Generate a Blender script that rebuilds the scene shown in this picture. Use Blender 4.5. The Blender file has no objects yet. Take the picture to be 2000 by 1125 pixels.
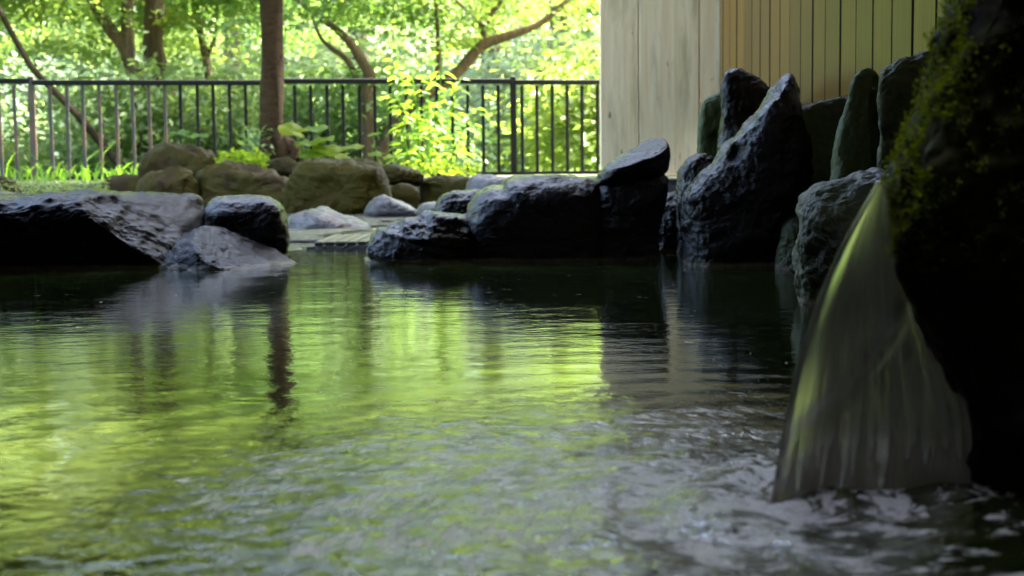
import bpy, bmesh, math, random
import numpy as np
from mathutils import Vector, Matrix
random.seed(7)
R = math.radians
scn = bpy.context.scene
col = scn.collection

# ------------------------------------------------------------------ camera
F = 2778.0                      # focal length in pixels of the 2000 px wide photograph (50 mm lens)
CAM_H = 0.28
PITCH = math.atan((562.5 - 326.0) / F)
ROLL = R(-0.6)
cam_data = bpy.data.cameras.new('camera')
cam = bpy.data.objects.new('camera', cam_data)
col.objects.link(cam)
cam_data.lens = 50.0
cam_data.sensor_width = 36.0
cam_data.clip_start = 0.05
cam_data.clip_end = 1500.0
cam_data.dof.use_dof = True
cam_data.dof.focus_distance = 2.7
cam_data.dof.aperture_fstop = 8.0
CAM_ROT = (Matrix.Rotation(math.pi / 2 - PITCH, 3, 'X') @ Matrix.Rotation(ROLL, 3, 'Z'))
cam.matrix_world = Matrix.Translation((0, 0, CAM_H)) @ CAM_ROT.to_4x4()
scn.camera = cam

# ------------------------------------------------------------------ sky, sun, exposure
SUN_EL, SUN_AZ = R(50), R(70)      # azimuth from +Y clockwise: from the right over the bath house, whose roof and added unseen wing shade pool, deck and garden
world = bpy.data.worlds.new('World')
scn.world = world
world.use_nodes = True
wn = world.node_tree.nodes
sky = wn.new('ShaderNodeTexSky')
sky.sky_type = 'NISHITA'
sky.sun_disc = False
sky.sun_elevation = SUN_EL
sky.sun_rotation = SUN_AZ
sky.air_density = 1.0
sky.dust_density = 5.0
sky.ozone_density = 0.6
world.node_tree.links.new(sky.outputs[0], wn['Background'].inputs[0])
wn['Background'].inputs[1].default_value = 0.14
sun_data = bpy.data.lights.new('sun', 'SUN')
sun_data.energy = 5.0
sun_data.angle = R(5)
sun_data.color = (1.0, 0.95, 0.86)
sun = bpy.data.objects.new('sun', sun_data)
col.objects.link(sun)
sdir = Vector((math.sin(SUN_AZ) * math.cos(SUN_EL), math.cos(SUN_AZ) * math.cos(SUN_EL), math.sin(SUN_EL)))
sun.rotation_euler = sdir.to_track_quat('Z', 'Y').to_euler()
vs = scn.view_settings
vs.view_transform = 'Standard'
vs.look = 'None'
vs.exposure = 4.45
vs.gamma = 1.0
vs.use_curve_mapping = False
scn.cycles.max_bounces = 10
scn.cycles.transparent_max_bounces = 16
scn.cycles.sample_clamp_indirect = 6.0
scn.cycles.use_denoising = True
scn.cycles.caustics_reflective = False
scn.cycles.caustics_refractive = False

# ------------------------------------------------------------------ helpers
def P(px, py, Y):
    """point on the ray through photo pixel (px, py) at world depth Y"""
    d = CAM_ROT @ Vector(((px - 1000.0) / F, (562.5 - py) / F, -1.0))
    k = Y / d.y
    return Vector((d.x * k, Y, CAM_H + d.z * k))

def tag(o, label=None, cat=None, group=None, kind=None):
    if label: o['label'] = label
    if cat: o['category'] = cat
    if group: o['group'] = group
    if kind: o['kind'] = kind
    return o

def empty(name, loc=(0, 0, 0), parent=None):
    o = bpy.data.objects.new(name, None)
    o.empty_display_size = 0.1
    col.objects.link(o)
    o.location = loc
    if parent: o.parent = parent
    return o

def mesh_obj(name, verts, faces, mat, parent=None, loc=(0, 0, 0), smooth=False):
    me = bpy.data.meshes.new(name)
    me.from_pydata([tuple(v) for v in verts], [], faces)
    me.update()
    if smooth:
        me.polygons.foreach_set('use_smooth', [True] * len(me.polygons))
    if mat: me.materials.append(mat)
    o = bpy.data.objects.new(name, me)
    col.objects.link(o)
    o.location = loc
    if parent: o.parent = parent
    return o

def np_mesh(name, V, faces, mat, smooth=True, attr=None):
    """V (n,3) array; faces (m,k) array all the same size"""
    me = bpy.data.meshes.new(name)
    n, (m, k) = len(V), faces.shape
    me.vertices.add(n)
    me.vertices.foreach_set('co', np.ascontiguousarray(V, dtype=np.float32).ravel())
    me.loops.add(m * k)
    me.loops.foreach_set('vertex_index', faces.astype(np.int32).ravel())
    me.polygons.add(m)
    me.polygons.foreach_set('loop_start', np.arange(0, m * k, k, dtype=np.int32))
    me.polygons.foreach_set('loop_total', np.full(m, k, dtype=np.int32))
    me.polygons.foreach_set('use_smooth', np.full(m, smooth))
    me.update(calc_edges=True)
    me.validate()
    if attr is not None:
        a = me.attributes.new('var', 'FLOAT', 'POINT')
        a.data.foreach_set('value', attr.astype(np.float32))
    me.materials.append(mat)
    return me

def link(name, me, parent=None, loc=(0, 0, 0), rot=(0, 0, 0), scale=(1, 1, 1)):
    o = bpy.data.objects.new(name, me)
    col.objects.link(o)
    o.location, o.rotation_euler, o.scale = loc, rot, scale
    if parent: o.parent = parent
    return o

def box_vf(x0, x1, y0, y1, z0, z1, bev=0.0):
    if bev <= 0:
        v = [(x, y, z) for z in (z0, z1) for y in (y0, y1) for x in (x0, x1)]
        f = [(0, 2, 3, 1), (4, 5, 7, 6), (0, 1, 5, 4), (2, 6, 7, 3), (0, 4, 6, 2), (1, 3, 7, 5)]
        return v, f
    bm = bmesh.new()
    bmesh.ops.create_cube(bm, size=1.0)
    for v in bm.verts:
        v.co = Vector(((x0 + x1) / 2 + v.co.x * (x1 - x0), (y0 + y1) / 2 + v.co.y * (y1 - y0), (z0 + z1) / 2 + v.co.z * (z1 - z0)))
    bmesh.ops.bevel(bm, geom=bm.edges[:], offset=bev, segments=1, affect='EDGES')
    bm.verts.index_update()
    v = [tuple(q.co) for q in bm.verts]
    f = [tuple(q.index for q in fc.verts) for fc in bm.faces]
    bm.free()
    return v, f

def box(name, x0, x1, y0, y1, z0, z1, mat, parent=None, bev=0.0, loc=(0, 0, 0)):
    v, f = box_vf(x0, x1, y0, y1, z0, z1, bev)
    return mesh_obj(name, v, f, mat, parent, loc)

# ---- numpy noise
_rng = np.random.RandomState(3)
_perm = _rng.permutation(256)
_perm = np.concatenate([_perm, _perm, _perm])
_val = _rng.rand(256) * 2 - 1
def vnoise(p):
    i = np.floor(p).astype(int)
    f = p - i
    u = f * f * f * (f * (f * 6 - 15) + 10)
    i = i & 255
    def h(dx, dy, dz):
        return _val[_perm[_perm[_perm[(i[:, 0] + dx) & 255] + ((i[:, 1] + dy) & 255)] + ((i[:, 2] + dz) & 255)]]
    x0 = h(0,0,0) * (1-u[:,0]) + h(1,0,0) * u[:,0]
    x1 = h(0,1,0) * (1-u[:,0]) + h(1,1,0) * u[:,0]
    x2 = h(0,0,1) * (1-u[:,0]) + h(1,0,1) * u[:,0]
    x3 = h(0,1,1) * (1-u[:,0]) + h(1,1,1) * u[:,0]
    y0 = x0 * (1-u[:,1]) + x1 * u[:,1]
    y1 = x2 * (1-u[:,1]) + x3 * u[:,1]
    return y0 * (1-u[:,2]) + y1 * u[:,2]
def fbm(p, oct=4, gain=0.5):
    s, a = 0, 1.0
    for k in range(oct):
        s = s + a * vnoise(p * (2.03 ** k) + 17.3 * k)
        a *= gain
    return s
def ridged(p, oct=4):
    s, a = 0, 1.0
    for k in range(oct):
        s = s + a * (1 - np.abs(vnoise(p * (2.1 ** k) + 31.7 * k)) * 2)
        a *= 0.5
    return s

# ------------------------------------------------------------------ materials
def new_mat(name):
    m = bpy.data.materials.new(name)
    m.use_nodes = True
    nt = m.node_tree
    return m, nt, nt.nodes, nt.links, nt.nodes['Principled BSDF']

def ramp(nodes, a, b, ca, cb):
    r = nodes.new('ShaderNodeValToRGB')
    r.color_ramp.elements[0].position = a
    r.color_ramp.elements[1].position = b
    r.color_ramp.elements[0].color = (*ca, 1) if len(ca) == 3 else ca
    r.color_ramp.elements[1].color = (*cb, 1) if len(cb) == 3 else cb
    return r

def noise(nodes, links, vec, scale, detail=6, rough=0.6, dist=0.0):
    n = nodes.new('ShaderNodeTexNoise')
    n.inputs['Scale'].default_value = scale
    n.inputs['Detail'].default_value = detail
    n.inputs['Roughness'].default_value = rough
    n.inputs['Distortion'].default_value = dist
    if vec is not None: links.new(vec, n.inputs['Vector'])
    return n

def rock_mat(name, c0, c1, moss=None, moss_amt=0.5, r0=0.25, r1=0.5, bump=1.0, spec=0.5, moss_scale=4.0, fine=90, waterline=False):
    m, nt, N, L, b = new_mat(name)
    tc = N.new('ShaderNodeTexCoord')
    geo = N.new('ShaderNodeNewGeometry')
    v = geo.outputs['Position']
    n1 = noise(N, L, v, 9, 8, 0.65)
    n2 = noise(N, L, v, fine, 6, 0.7)
    cr = ramp(N, 0.3, 0.7, c0, c1)
    L.new(n1.outputs[0], cr.inputs[0])
    colour = cr.outputs[0]
    sp = N.new('ShaderNodeMixRGB'); sp.blend_type = 'MULTIPLY'; sp.inputs[0].default_value = 0.55
    cr2 = ramp(N, 0.3, 0.7, (0.35, 0.35, 0.35), (1.3, 1.3, 1.3))
    L.new(n2.outputs[0], cr2.inputs[0])
    L.new(colour, sp.inputs[1]); L.new(cr2.outputs[0], sp.inputs[2])
    colour = sp.outputs[0]
    rr = ramp(N, 0.35, 0.7, (r0,) * 3, (r1,) * 3)
    nr = noise(N, L, v, 22, 5, 0.6)
    L.new(nr.outputs[0], rr.inputs[0])
    rough = rr.outputs[0]
    if moss:
        nm = noise(N, L, v, moss_scale, 6, 0.65)
        mr = ramp(N, 0.62 - 0.35 * moss_amt, 0.72 - 0.3 * moss_amt, (0, 0, 0), (1, 1, 1))
        L.new(nm.outputs[0], mr.inputs[0])
        mc = N.new('ShaderNodeMixRGB')
        L.new(mr.outputs[0], mc.inputs[0])
        L.new(colour, mc.inputs[1])
        mv = ramp(N, 0.3, 0.75, tuple(0.55 * k for k in moss), moss)
        L.new(n2.outputs[0], mv.inputs[0])
        L.new(mv.outputs[0], mc.inputs[2])
        colour = mc.outputs[0]
        rm = N.new('ShaderNodeMixRGB')
        L.new(mr.outputs[0], rm.inputs[0])
        L.new(rough, rm.inputs[1]); rm.inputs[2].default_value = (0.6, 0.6, 0.6, 1)
        rough = rm.outputs[0]
    if waterline:
        sx = N.new('ShaderNodeSeparateXYZ'); L.new(v, sx.inputs[0])
        nw = noise(N, L, v, 14, 4, 0.6)
        ad = N.new('ShaderNodeMath'); ad.operation = 'MULTIPLY_ADD'
        L.new(nw.outputs[0], ad.inputs[0]); ad.inputs[1].default_value = 0.016; L.new(sx.outputs[2], ad.inputs[2])
        wr = ramp(N, 0.0, 1.0, (1, 1, 1), (0, 0, 0))
        wr.color_ramp.elements[0].position = 0.016
        wr.color_ramp.elements[1].position = 0.021
        L.new(ad.outputs[0], wr.inputs[0])
        wc = N.new('ShaderNodeMixRGB'); L.new(wr.outputs[0], wc.inputs[0]); L.new(colour, wc.inputs[1])
        wc.inputs[2].default_value = (0.16, 0.13, 0.09, 1)
        colour = wc.outputs[0]
    L.new(colour, b.inputs['Base Color'])
    L.new(rough, b.inputs['Roughness'])
    b.inputs['Specular IOR Level'].default_value = spec
    # relief
    mp = N.new('ShaderNodeMapping'); mp.inputs['Scale'].default_value = (1, 1, 2.2)
    mp.inputs['Rotation'].default_value = (0.2, 0.35, 0)
    L.new(v, mp.inputs[0])
    nb = noise(N, L, mp.outputs[0], 24, 9, 0.68, 0.4)
    b1 = N.new('ShaderNodeBump'); b1.inputs['Strength'].default_value = 0.5 * bump; b1.inputs['Distance'].default_value = 0.016
    L.new(nb.outputs[0], b1.inputs['Height'])
    b2 = N.new('ShaderNodeBump'); b2.inputs['Strength'].default_value = 0.55 * bump; b2.inputs['Distance'].default_value = 0.005
    L.new(n2.outputs[0], b2.inputs['Height']); L.new(b1.outputs[0], b2.inputs['Normal'])
    L.new(b2.outputs[0], b.inputs['Normal'])
    return m

def leaf_mat(name, c0, c1, trans=0.5, gloss=0.35):
    m, nt, N, L, b = new_mat(name)
    at = N.new('ShaderNodeAttribute'); at.attribute_name = 'var'
    oi = N.new('ShaderNodeObjectInfo')
    cr = ramp(N, 0.0, 1.0, c0, c1)
    L.new(at.outputs['Fac'], cr.inputs[0])
    hs = N.new('ShaderNodeHueSaturation')
    mh = N.new('ShaderNodeMapRange'); L.new(oi.outputs['Random'], mh.inputs[0])
    mh.inputs[3].default_value = 0.47; mh.inputs[4].default_value = 0.53
    L.new(mh.outputs[0], hs.inputs['Hue']); L.new(cr.outputs[0], hs.inputs['Color'])
    mval = N.new('ShaderNodeMapRange'); L.new(oi.outputs['Random'], mval.inputs[0])
    mval.inputs[3].default_value = 1.15; mval.inputs[4].default_value = 0.8
    L.new(mval.outputs[0], hs.inputs['Value'])
    L.new(hs.outputs[0], b.inputs['Base Color'])
    b.inputs['Roughness'].default_value = 0.45
    b.inputs['Specular IOR Level'].default_value = gloss
    tr = N.new('ShaderNodeBsdfTranslucent')
    g = N.new('ShaderNodeMixRGB'); g.blend_type = 'MULTIPLY'; g.inputs[0].default_value = 1.0
    g.inputs[2].default_value = (2.4, 2.3, 1.3, 1)
    L.new(hs.outputs[0], g.inputs[1]); L.new(g.outputs[0], tr.inputs[0])
    mx = N.new('ShaderNodeMixShader'); mx.inputs[0].default_value = trans
    L.new(b.outputs[0], mx.inputs[1]); L.new(tr.outputs[0], mx.inputs[2])
    L.new(mx.outputs[0], N['Material Output'].inputs[0])
    return m

def bark_mat(name, c0, c1, ring=False, bump=1.0):
    m, nt, N, L, b = new_mat(name)
    geo = N.new('ShaderNodeNewGeometry')
    mp = N.new('ShaderNodeMapping')
    mp.inputs['Scale'].default_value = (8, 8, 26) if ring else (14, 14, 3)
    L.new(geo.outputs['Position'], mp.inputs[0])
    n1 = noise(N, L, mp.outputs[0], 1.5, 8, 0.72, 0.8)
    cr = ramp(N, 0.3, 0.72, c0, c1)
    L.new(n1.outputs[0], cr.inputs[0]); L.new(cr.outputs[0], b.inputs['Base Color'])
    b.inputs['Roughness'].default_value = 0.8; b.inputs['Specular IOR Level'].default_value = 0.12
    bp = N.new('ShaderNodeBump'); bp.inputs['Strength'].default_value = bump; bp.inputs['Distance'].default_value = 0.02
    L.new(n1.outputs[0], bp.inputs['Height']); L.new(bp.outputs[0], b.inputs['Normal'])
    return m

def wood_mat(name, c0, c1, rough=0.5, stain=None, per_obj=0.15, spec=0.4, grain=1.0):
    m, nt, N, L, b = new_mat(name)
    geo = N.new('ShaderNodeNewGeometry')
    oi = N.new('ShaderNodeObjectInfo')
    mp = N.new('ShaderNodeMapping'); mp.inputs['Scale'].default_value = (22, 22, 1.1)
    L.new(geo.outputs['Position'], mp.inputs[0])
    off = N.new('ShaderNodeCombineXYZ'); L.new(oi.outputs['Random'], off.inputs[2])
    sc = N.new('ShaderNodeVectorMath'); sc.operation = 'SCALE'; sc.inputs['Scale'].default_value = 40
    L.new(off.outputs[0], sc.inputs[0]); L.new(sc.outputs[0], mp.inputs['Location'])
    n1 = noise(N, L, mp.outputs[0], 1.6, 8, 0.6, 0.6)
    cr = ramp(N, 0.3, 0.7, c0, c1)
    L.new(n1.outputs[0], cr.inputs[0])
    hs = N.new('ShaderNodeHueSaturation')
    mv = N.new('ShaderNodeMapRange'); L.new(oi.outputs['Random'], mv.inputs[0])
    mv.inputs[3].default_value = 1 - per_obj; mv.inputs[4].default_value = 1 + per_obj
    L.new(mv.outputs[0], hs.inputs['Value']); L.new(cr.outputs[0], hs.inputs['Color'])
    colour = hs.outputs[0]
    if stain:
        mp2 = N.new('ShaderNodeMapping'); mp2.inputs['Scale'].default_value = (9, 9, 1.3)
        L.new(geo.outputs['Position'], mp2.inputs[0])
        n3 = noise(N, L, mp2.outputs[0], 1.2, 7, 0.65)
        sr = ramp(N, 0.5, 0.72, (0, 0, 0), (0.85, 0.85, 0.85))
        L.new(n3.outputs[0], sr.inputs[0])
        mc = N.new('ShaderNodeMixRGB'); L.new(sr.outputs[0], mc.inputs[0]); L.new(colour, mc.inputs[1])
        mc.inputs[2].default_value = (*stain, 1)
        colour = mc.outputs[0]
        # small dark knots and specks
        mp3 = N.new('ShaderNodeMapping'); mp3.inputs['Scale'].default_value = (60, 60, 16)
        L.new(geo.outputs['Position'], mp3.inputs[0])
        n4 = noise(N, L, mp3.outputs[0], 0.8, 3, 0.5)
        kr = ramp(N, 0.71, 0.76, (0, 0, 0), (0.8, 0.8, 0.8))
        L.new(n4.outputs[0], kr.inputs[0])
        mk = N.new('ShaderNodeMixRGB'); L.new(kr.outputs[0], mk.inputs[0]); L.new(colour, mk.inputs[1])
        mk.inputs[2].default_value = (0.08, 0.06, 0.03, 1)
        colour = mk.outputs[0]
    L.new(colour, b.inputs['Base Color'])
    b.inputs['Roughness'].default_value = rough
    b.inputs['Specular IOR Level'].default_value = spec
    bp = N.new('ShaderNodeBump'); bp.inputs['Strength'].default_value = 0.35 * grain; bp.inputs['Distance'].default_value = 0.004
    L.new(n1.outputs[0], bp.inputs['Height']); L.new(bp.outputs[0], b.inputs['Normal'])
    return m

M = {}
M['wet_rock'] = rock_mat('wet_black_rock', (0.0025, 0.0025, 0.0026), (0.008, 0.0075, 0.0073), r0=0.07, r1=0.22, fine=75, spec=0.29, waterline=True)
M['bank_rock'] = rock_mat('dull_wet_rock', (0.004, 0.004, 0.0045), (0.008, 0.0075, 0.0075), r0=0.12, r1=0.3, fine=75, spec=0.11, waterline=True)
M['wet_rock_moss'] = rock_mat('wet_rock_with_algae', (0.012, 0.011, 0.010), (0.032, 0.030, 0.028), moss=(0.050, 0.068, 0.012), moss_amt=0.7, r0=0.14, r1=0.32, spec=0.4, moss_scale=3.0, waterline=True)
M['green_slab'] = rock_mat('algae_slab', (0.02, 0.02, 0.017), (0.05, 0.05, 0.04), moss=(0.075, 0.105, 0.028), moss_amt=0.95, r0=0.3, r1=0.5, spec=0.25, moss_scale=2.5, bump=0.6)
M['garden_rock'] = rock_mat('dry_garden_rock', (0.013, 0.009, 0.004), (0.040, 0.028, 0.013), moss=(0.034, 0.028, 0.005), moss_amt=0.6, r0=0.7, r1=0.9, spec=0.05, moss_scale=5)
M['olive_rock'] = rock_mat('olive_garden_rock', (0.015, 0.010, 0.003), (0.034, 0.024, 0.006), moss=(0.030, 0.025, 0.003), moss_amt=0.8, r0=0.7, r1=0.9, spec=0.05, moss_scale=5, bump=0.6)
M['pale_stone'] = rock_mat('pale_wet_stone', (0.014, 0.0125, 0.013), (0.042, 0.037, 0.039), r0=0.3, r1=0.55)
M['paving'] = rock_mat('wet_paving', (0.016, 0.012, 0.009), (0.055, 0.042, 0.033), r0=0.08, r1=0.3, bump=2.4)
M['moss_rock'] = rock_mat('mossy_spout_rock', (0.003, 0.003, 0.003), (0.009, 0.008, 0.007), moss=(0.045, 0.055, 0.006), moss_amt=0.38, r0=0.35, r1=0.6, spec=0.15, moss_scale=7, fine=160)
M['maple'] = leaf_mat('maple_leaf', (0.075, 0.130, 0.034), (0.135, 0.190, 0.050), trans=0.55)
M['hill_leaf'] = leaf_mat('hill_leaf', (0.065, 0.115, 0.042), (0.125, 0.180, 0.072), trans=0.45)
M['cool_leaf'] = leaf_mat('cool_leaf', (0.065, 0.110, 0.058), (0.125, 0.18, 0.10), trans=0.45)
M['cedar_leaf'] = leaf_mat('dark_cedar_leaf', (0.020, 0.040, 0.012), (0.045, 0.070, 0.020), trans=0.3)
M['young_leaf'] = leaf_mat('young_leaf', (0.085, 0.15, 0.010), (0.12, 0.185, 0.015), trans=0.6, gloss=0.08)
M['shrub_leaf'] = leaf_mat('shrub_leaf', (0.045, 0.10, 0.008), (0.075, 0.14, 0.012), trans=0.5)
M['moss_leaf'] = leaf_mat('moss_tuft', (0.08, 0.11, 0.006), (0.14, 0.165, 0.010), trans=0.6, gloss=0.1)
M['cherry_bark'] = bark_mat('cherry_bark', (0.014, 0.007, 0.002), (0.060, 0.034, 0.012), ring=True)
M['bark'] = bark_mat('grey_bark', (0.04, 0.028, 0.018), (0.12, 0.088, 0.06))
M['dark_bark'] = bark_mat('dark_bark', (0.008, 0.006, 0.003), (0.025, 0.019, 0.010))
M['pale_wood'] = wood_mat('pale_weathered_board', (0.74, 0.57, 0.31), (0.88, 0.76, 0.49), rough=0.7, stain=(0.34, 0.30, 0.15), per_obj=0.05)
M['plank'] = wood_mat('varnished_plank', (0.11, 0.053, 0.005), (0.185, 0.102, 0.013), rough=0.3, per_obj=0.28, spec=0.22, grain=0.5)
M['dark_wood'] = wood_mat('dark_roof_timber', (0.035, 0.022, 0.013), (0.07, 0.045, 0.027), rough=0.7)
M['joint'] = wood_mat('plank_gap_shade', (0.006, 0.004, 0.002), (0.014, 0.009, 0.005), rough=0.9)  # near-black edge colour painted as the shade in the gaps between planks
M['slat_wood'] = wood_mat('grey_slat_wood', (0.05, 0.042, 0.03), (0.10, 0.085, 0.06), rough=0.45)

m, nt, N_, L_, b_ = new_mat('black_railing_paint')
b_.inputs['Base Color'].default_value = (0.005, 0.0055, 0.006, 1)
b_.inputs['Roughness'].default_value = 0.6
b_.inputs['Specular IOR Level'].default_value = 0.1
M['rail'] = m
m, nt, N_, L_, b_ = new_mat('rusty_railing_paint')
g_ = N_.new('ShaderNodeNewGeometry'); n_ = noise(N_, L_, g_.outputs['Position'], 6, 5, 0.6)
r_ = ramp(N_, 0.42, 0.62, (0.011, 0.011, 0.012), (0.06, 0.028, 0.014)); L_.new(n_.outputs[0], r_.inputs[0]); L_.new(r_.outputs[0], b_.inputs['Base Color'])
b_.inputs['Roughness'].default_value = 0.6
M['rusty_rail'] = m
m, nt, N_, L_, b_ = new_mat('garden_soil')
g_ = N_.new('ShaderNodeNewGeometry'); n_ = noise(N_, L_, g_.outputs['Position'], 3, 8, 0.7)
r_ = ramp(N_, 0.35, 0.65, (0.030, 0.035, 0.012), (0.060, 0.085, 0.025)); L_.new(n_.outputs[0], r_.inputs[0]); L_.new(r_.outputs[0], b_.inputs['Base Color'])
b_.inputs['Roughness'].default_value = 0.95
bp_ = N_.new('ShaderNodeBump'); bp_.inputs['Distance'].default_value = 0.05; L_.new(n_.outputs[0], bp_.inputs['Height']); L_.new(bp_.outputs[0], b_.inputs['Normal'])
M['soil'] = m
m, nt, N_, L_, b_ = new_mat('dark_mortar')
b_.inputs['Base Color'].default_value = (0.02, 0.018, 0.016, 1); b_.inputs['Roughness'].default_value = 0.35
M['mortar'] = m
m, nt, N_, L_, b_ = new_mat('pool_floor_stone')
g_ = N_.new('ShaderNodeNewGeometry'); n_ = noise(N_, L_, g_.outputs['Position'], 5, 8, 0.7)
r_ = ramp(N_, 0.35, 0.65, (0.03, 0.034, 0.012), (0.07, 0.075, 0.03)); L_.new(n_.outputs[0], r_.inputs[0]); L_.new(r_.outputs[0], b_.inputs['Base Color'])
b_.inputs['Roughness'].default_value = 0.8
M['pool_floor'] = m

# water ---------------------------------------------------------------
FALL = P(1640, 985, 1.17); FALL.z = 0
def water_mat():
    m, nt, N, L, b = new_mat('spring_water')
    geo = N.new('ShaderNodeNewGeometry')
    v = geo.outputs['Position']
    # distance from the foot of the fall, longer away from the camera than across
    sb_ = N.new('ShaderNodeVectorMath'); sb_.operation = 'SUBTRACT'; L.new(v, sb_.inputs[0]); sb_.inputs[1].default_value = (0.09, 1.19, 0)
    ml_ = N.new('ShaderNodeVectorMath'); ml_.operation = 'MULTIPLY'; L.new(sb_.outputs[0], ml_.inputs[0]); ml_.inputs[1].default_value = (1.2, 0.95, 0)
    dd = N.new('ShaderNodeVectorMath'); dd.operation = 'LENGTH'; L.new(ml_.outputs[0], dd.inputs[0])
    # relief
    mp = N.new('ShaderNodeMapping'); mp.inputs['Scale'].default_value = (1.0, 1.5, 1); mp.inputs['Rotation'].default_value = (0, 0, R(-12))
    L.new(v, mp.inputs[0])
    n1 = noise(N, L, mp.outputs[0], 11, 3, 0.5, 0.5)
    n2 = noise(N, L, mp.outputs[0], 38, 4, 0.55, 0.6)
    n3 = noise(N, L, v, 34, 5, 0.55, 1.0)
    b1 = N.new('ShaderNodeBump'); b1.inputs['Strength'].default_value = 0.07; b1.inputs['Distance'].default_value = 0.012
    L.new(n1.outputs[0], b1.inputs['Height'])
    b2 = N.new('ShaderNodeBump'); b2.inputs['Strength'].default_value = 0.11; b2.inputs['Distance'].default_value = 0.0035
    L.new(n2.outputs[0], b2.inputs['Height']); L.new(b1.outputs[0], b2.inputs['Normal'])
    near = N.new('ShaderNodeMapRange'); near.interpolation_type = 'SMOOTHSTEP'
    L.new(dd.outputs['Value'], near.inputs[0])
    near.inputs[1].default_value = 0.15; near.inputs[2].default_value = 0.75; near.inputs[3].default_value = 0.55; near.inputs[4].default_value = 0.0
    b3 = N.new('ShaderNodeBump'); b3.inputs['Distance'].default_value = 0.008
    L.new(near.outputs[0], b3.inputs['Strength']); L.new(n3.outputs[0], b3.inputs['Height']); L.new(b2.outputs[0], b3.inputs['Normal'])
    L.new(b3.outputs[0], b.inputs['Normal'])
    # foam: bubbles dragged round by the falling water
    sa = N.new('ShaderNodeMapRange'); L.new(dd.outputs['Value'], sa.inputs[0]); sa.inputs[1].default_value = 0.0; sa.inputs[2].default_value = 0.8; sa.inputs[3].default_value = 2.6; sa.inputs[4].default_value = 0.2
    vr_ = N.new('ShaderNodeVectorRotate'); vr_.rotation_type = 'Z_AXIS'; L.new(v, vr_.inputs['Vector']); vr_.inputs['Center'].default_value = (0.2, 1.2, 0); L.new(sa.outputs[0], vr_.inputs['Angle'])
    sw = N.new('ShaderNodeMapping'); sw.inputs['Scale'].default_value = (1.0, 1.3, 1.0); L.new(vr_.outputs[0], sw.inputs[0])
    nf = noise(N, L, sw.outputs[0], 27, 10, 0.72, 0.9)
    ng = noise(N, L, v, 9, 5, 0.6, 1.5)
    fr = N.new('ShaderNodeMapRange'); L.new(dd.outputs['Value'], fr.inputs[0])
    fr.inputs[1].default_value = 0.12; fr.inputs[2].default_value = 0.78; fr.inputs[3].default_value = 0.0; fr.inputs[4].default_value = -0.21
    ad = N.new('ShaderNodeMath'); ad.operation = 'ADD'; L.new(nf.outputs[0], ad.inputs[0]); L.new(fr.outputs[0], ad.inputs[1])
    ad2 = N.new('ShaderNodeMath'); ad2.operation = 'MULTIPLY_ADD'; L.new(ng.outputs[0], ad2.inputs[0]); ad2.inputs[1].default_value = 0.55; L.new(ad.outputs[0], ad2.inputs[2])
    df_ = N.new('ShaderNodeVectorMath'); df_.operation = 'DISTANCE'; L.new(v, df_.inputs[0]); df_.inputs[1].default_value = (0.28, 1.19, 0)
    bs = N.new('ShaderNodeMapRange'); L.new(df_.outputs['Value'], bs.inputs[0]); bs.inputs[1].default_value = 0.07; bs.inputs[2].default_value = 0.17; bs.inputs[3].default_value = 0.05; bs.inputs[4].default_value = 0.0
    ad3 = N.new('ShaderNodeMath'); ad3.operation = 'ADD'; L.new(ad2.outputs[0], ad3.inputs[0]); L.new(bs.outputs[0], ad3.inputs[1]); ad2 = ad3
    nq = noise(N, L, sw.outputs[0], 95, 6, 0.7, 0.6)
    ad4 = N.new('ShaderNodeMath'); ad4.operation = 'MULTIPLY_ADD'; L.new(nq.outputs[0], ad4.inputs[0]); ad4.inputs[1].default_value = 0.22; L.new(ad2.outputs[0], ad4.inputs[2])
    fm = ramp(N, 0.865, 0.945, (0, 0, 0), (0.92, 0.92, 0.92)); L.new(ad4.outputs[0], fm.inputs[0])
    nc = noise(N, L, v, 1.6, 5, 0.6)
    cr = ramp(N, 0.35, 0.7, (0.020, 0.030, 0.006), (0.034, 0.048, 0.012)); L.new(nc.outputs[0], cr.inputs[0])
    L.new(cr.outputs[0], b.inputs['Base Color'])
    b.inputs['Roughness'].default_value = 0.03
    b.inputs['IOR'].default_value = 1.33
    b.inputs['Specular IOR Level'].default_value = 0.5
    b.inputs['Transmission Weight'].default_value = 0.35
    foam = N.new('ShaderNodeBsdfPrincipled')
    foam.inputs['Base Color'].default_value = (0.88, 0.88, 0.88, 1); foam.inputs['Roughness'].default_value = 0.35
    nb2 = noise(N, L, v, 210, 4, 0.7)
    fc = ramp(N, 0.3, 0.65, (0.5, 0.5, 0.5), (0.92, 0.92, 0.92)); L.new(nb2.outputs[0], fc.inputs[0]); L.new(fc.outputs[0], foam.inputs['Base Color'])
    bf = N.new('ShaderNodeBump'); bf.inputs['Strength'].default_value = 0.8; bf.inputs['Distance'].default_value = 0.012
    L.new(nf.outputs[0], bf.inputs['Height']); L.new(b3.outputs[0], bf.inputs['Normal']); L.new(bf.outputs[0], foam.inputs['Normal'])
    mx = N.new('ShaderNodeMixShader'); L.new(fm.outputs[0], mx.inputs[0]); L.new(b.outputs[0], mx.inputs[1]); L.new(foam.outputs[0], mx.inputs[2])
    L.new(mx.outputs[0], N['Material Output'].inputs[0])
    return m
M['water'] = water_mat()

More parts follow.
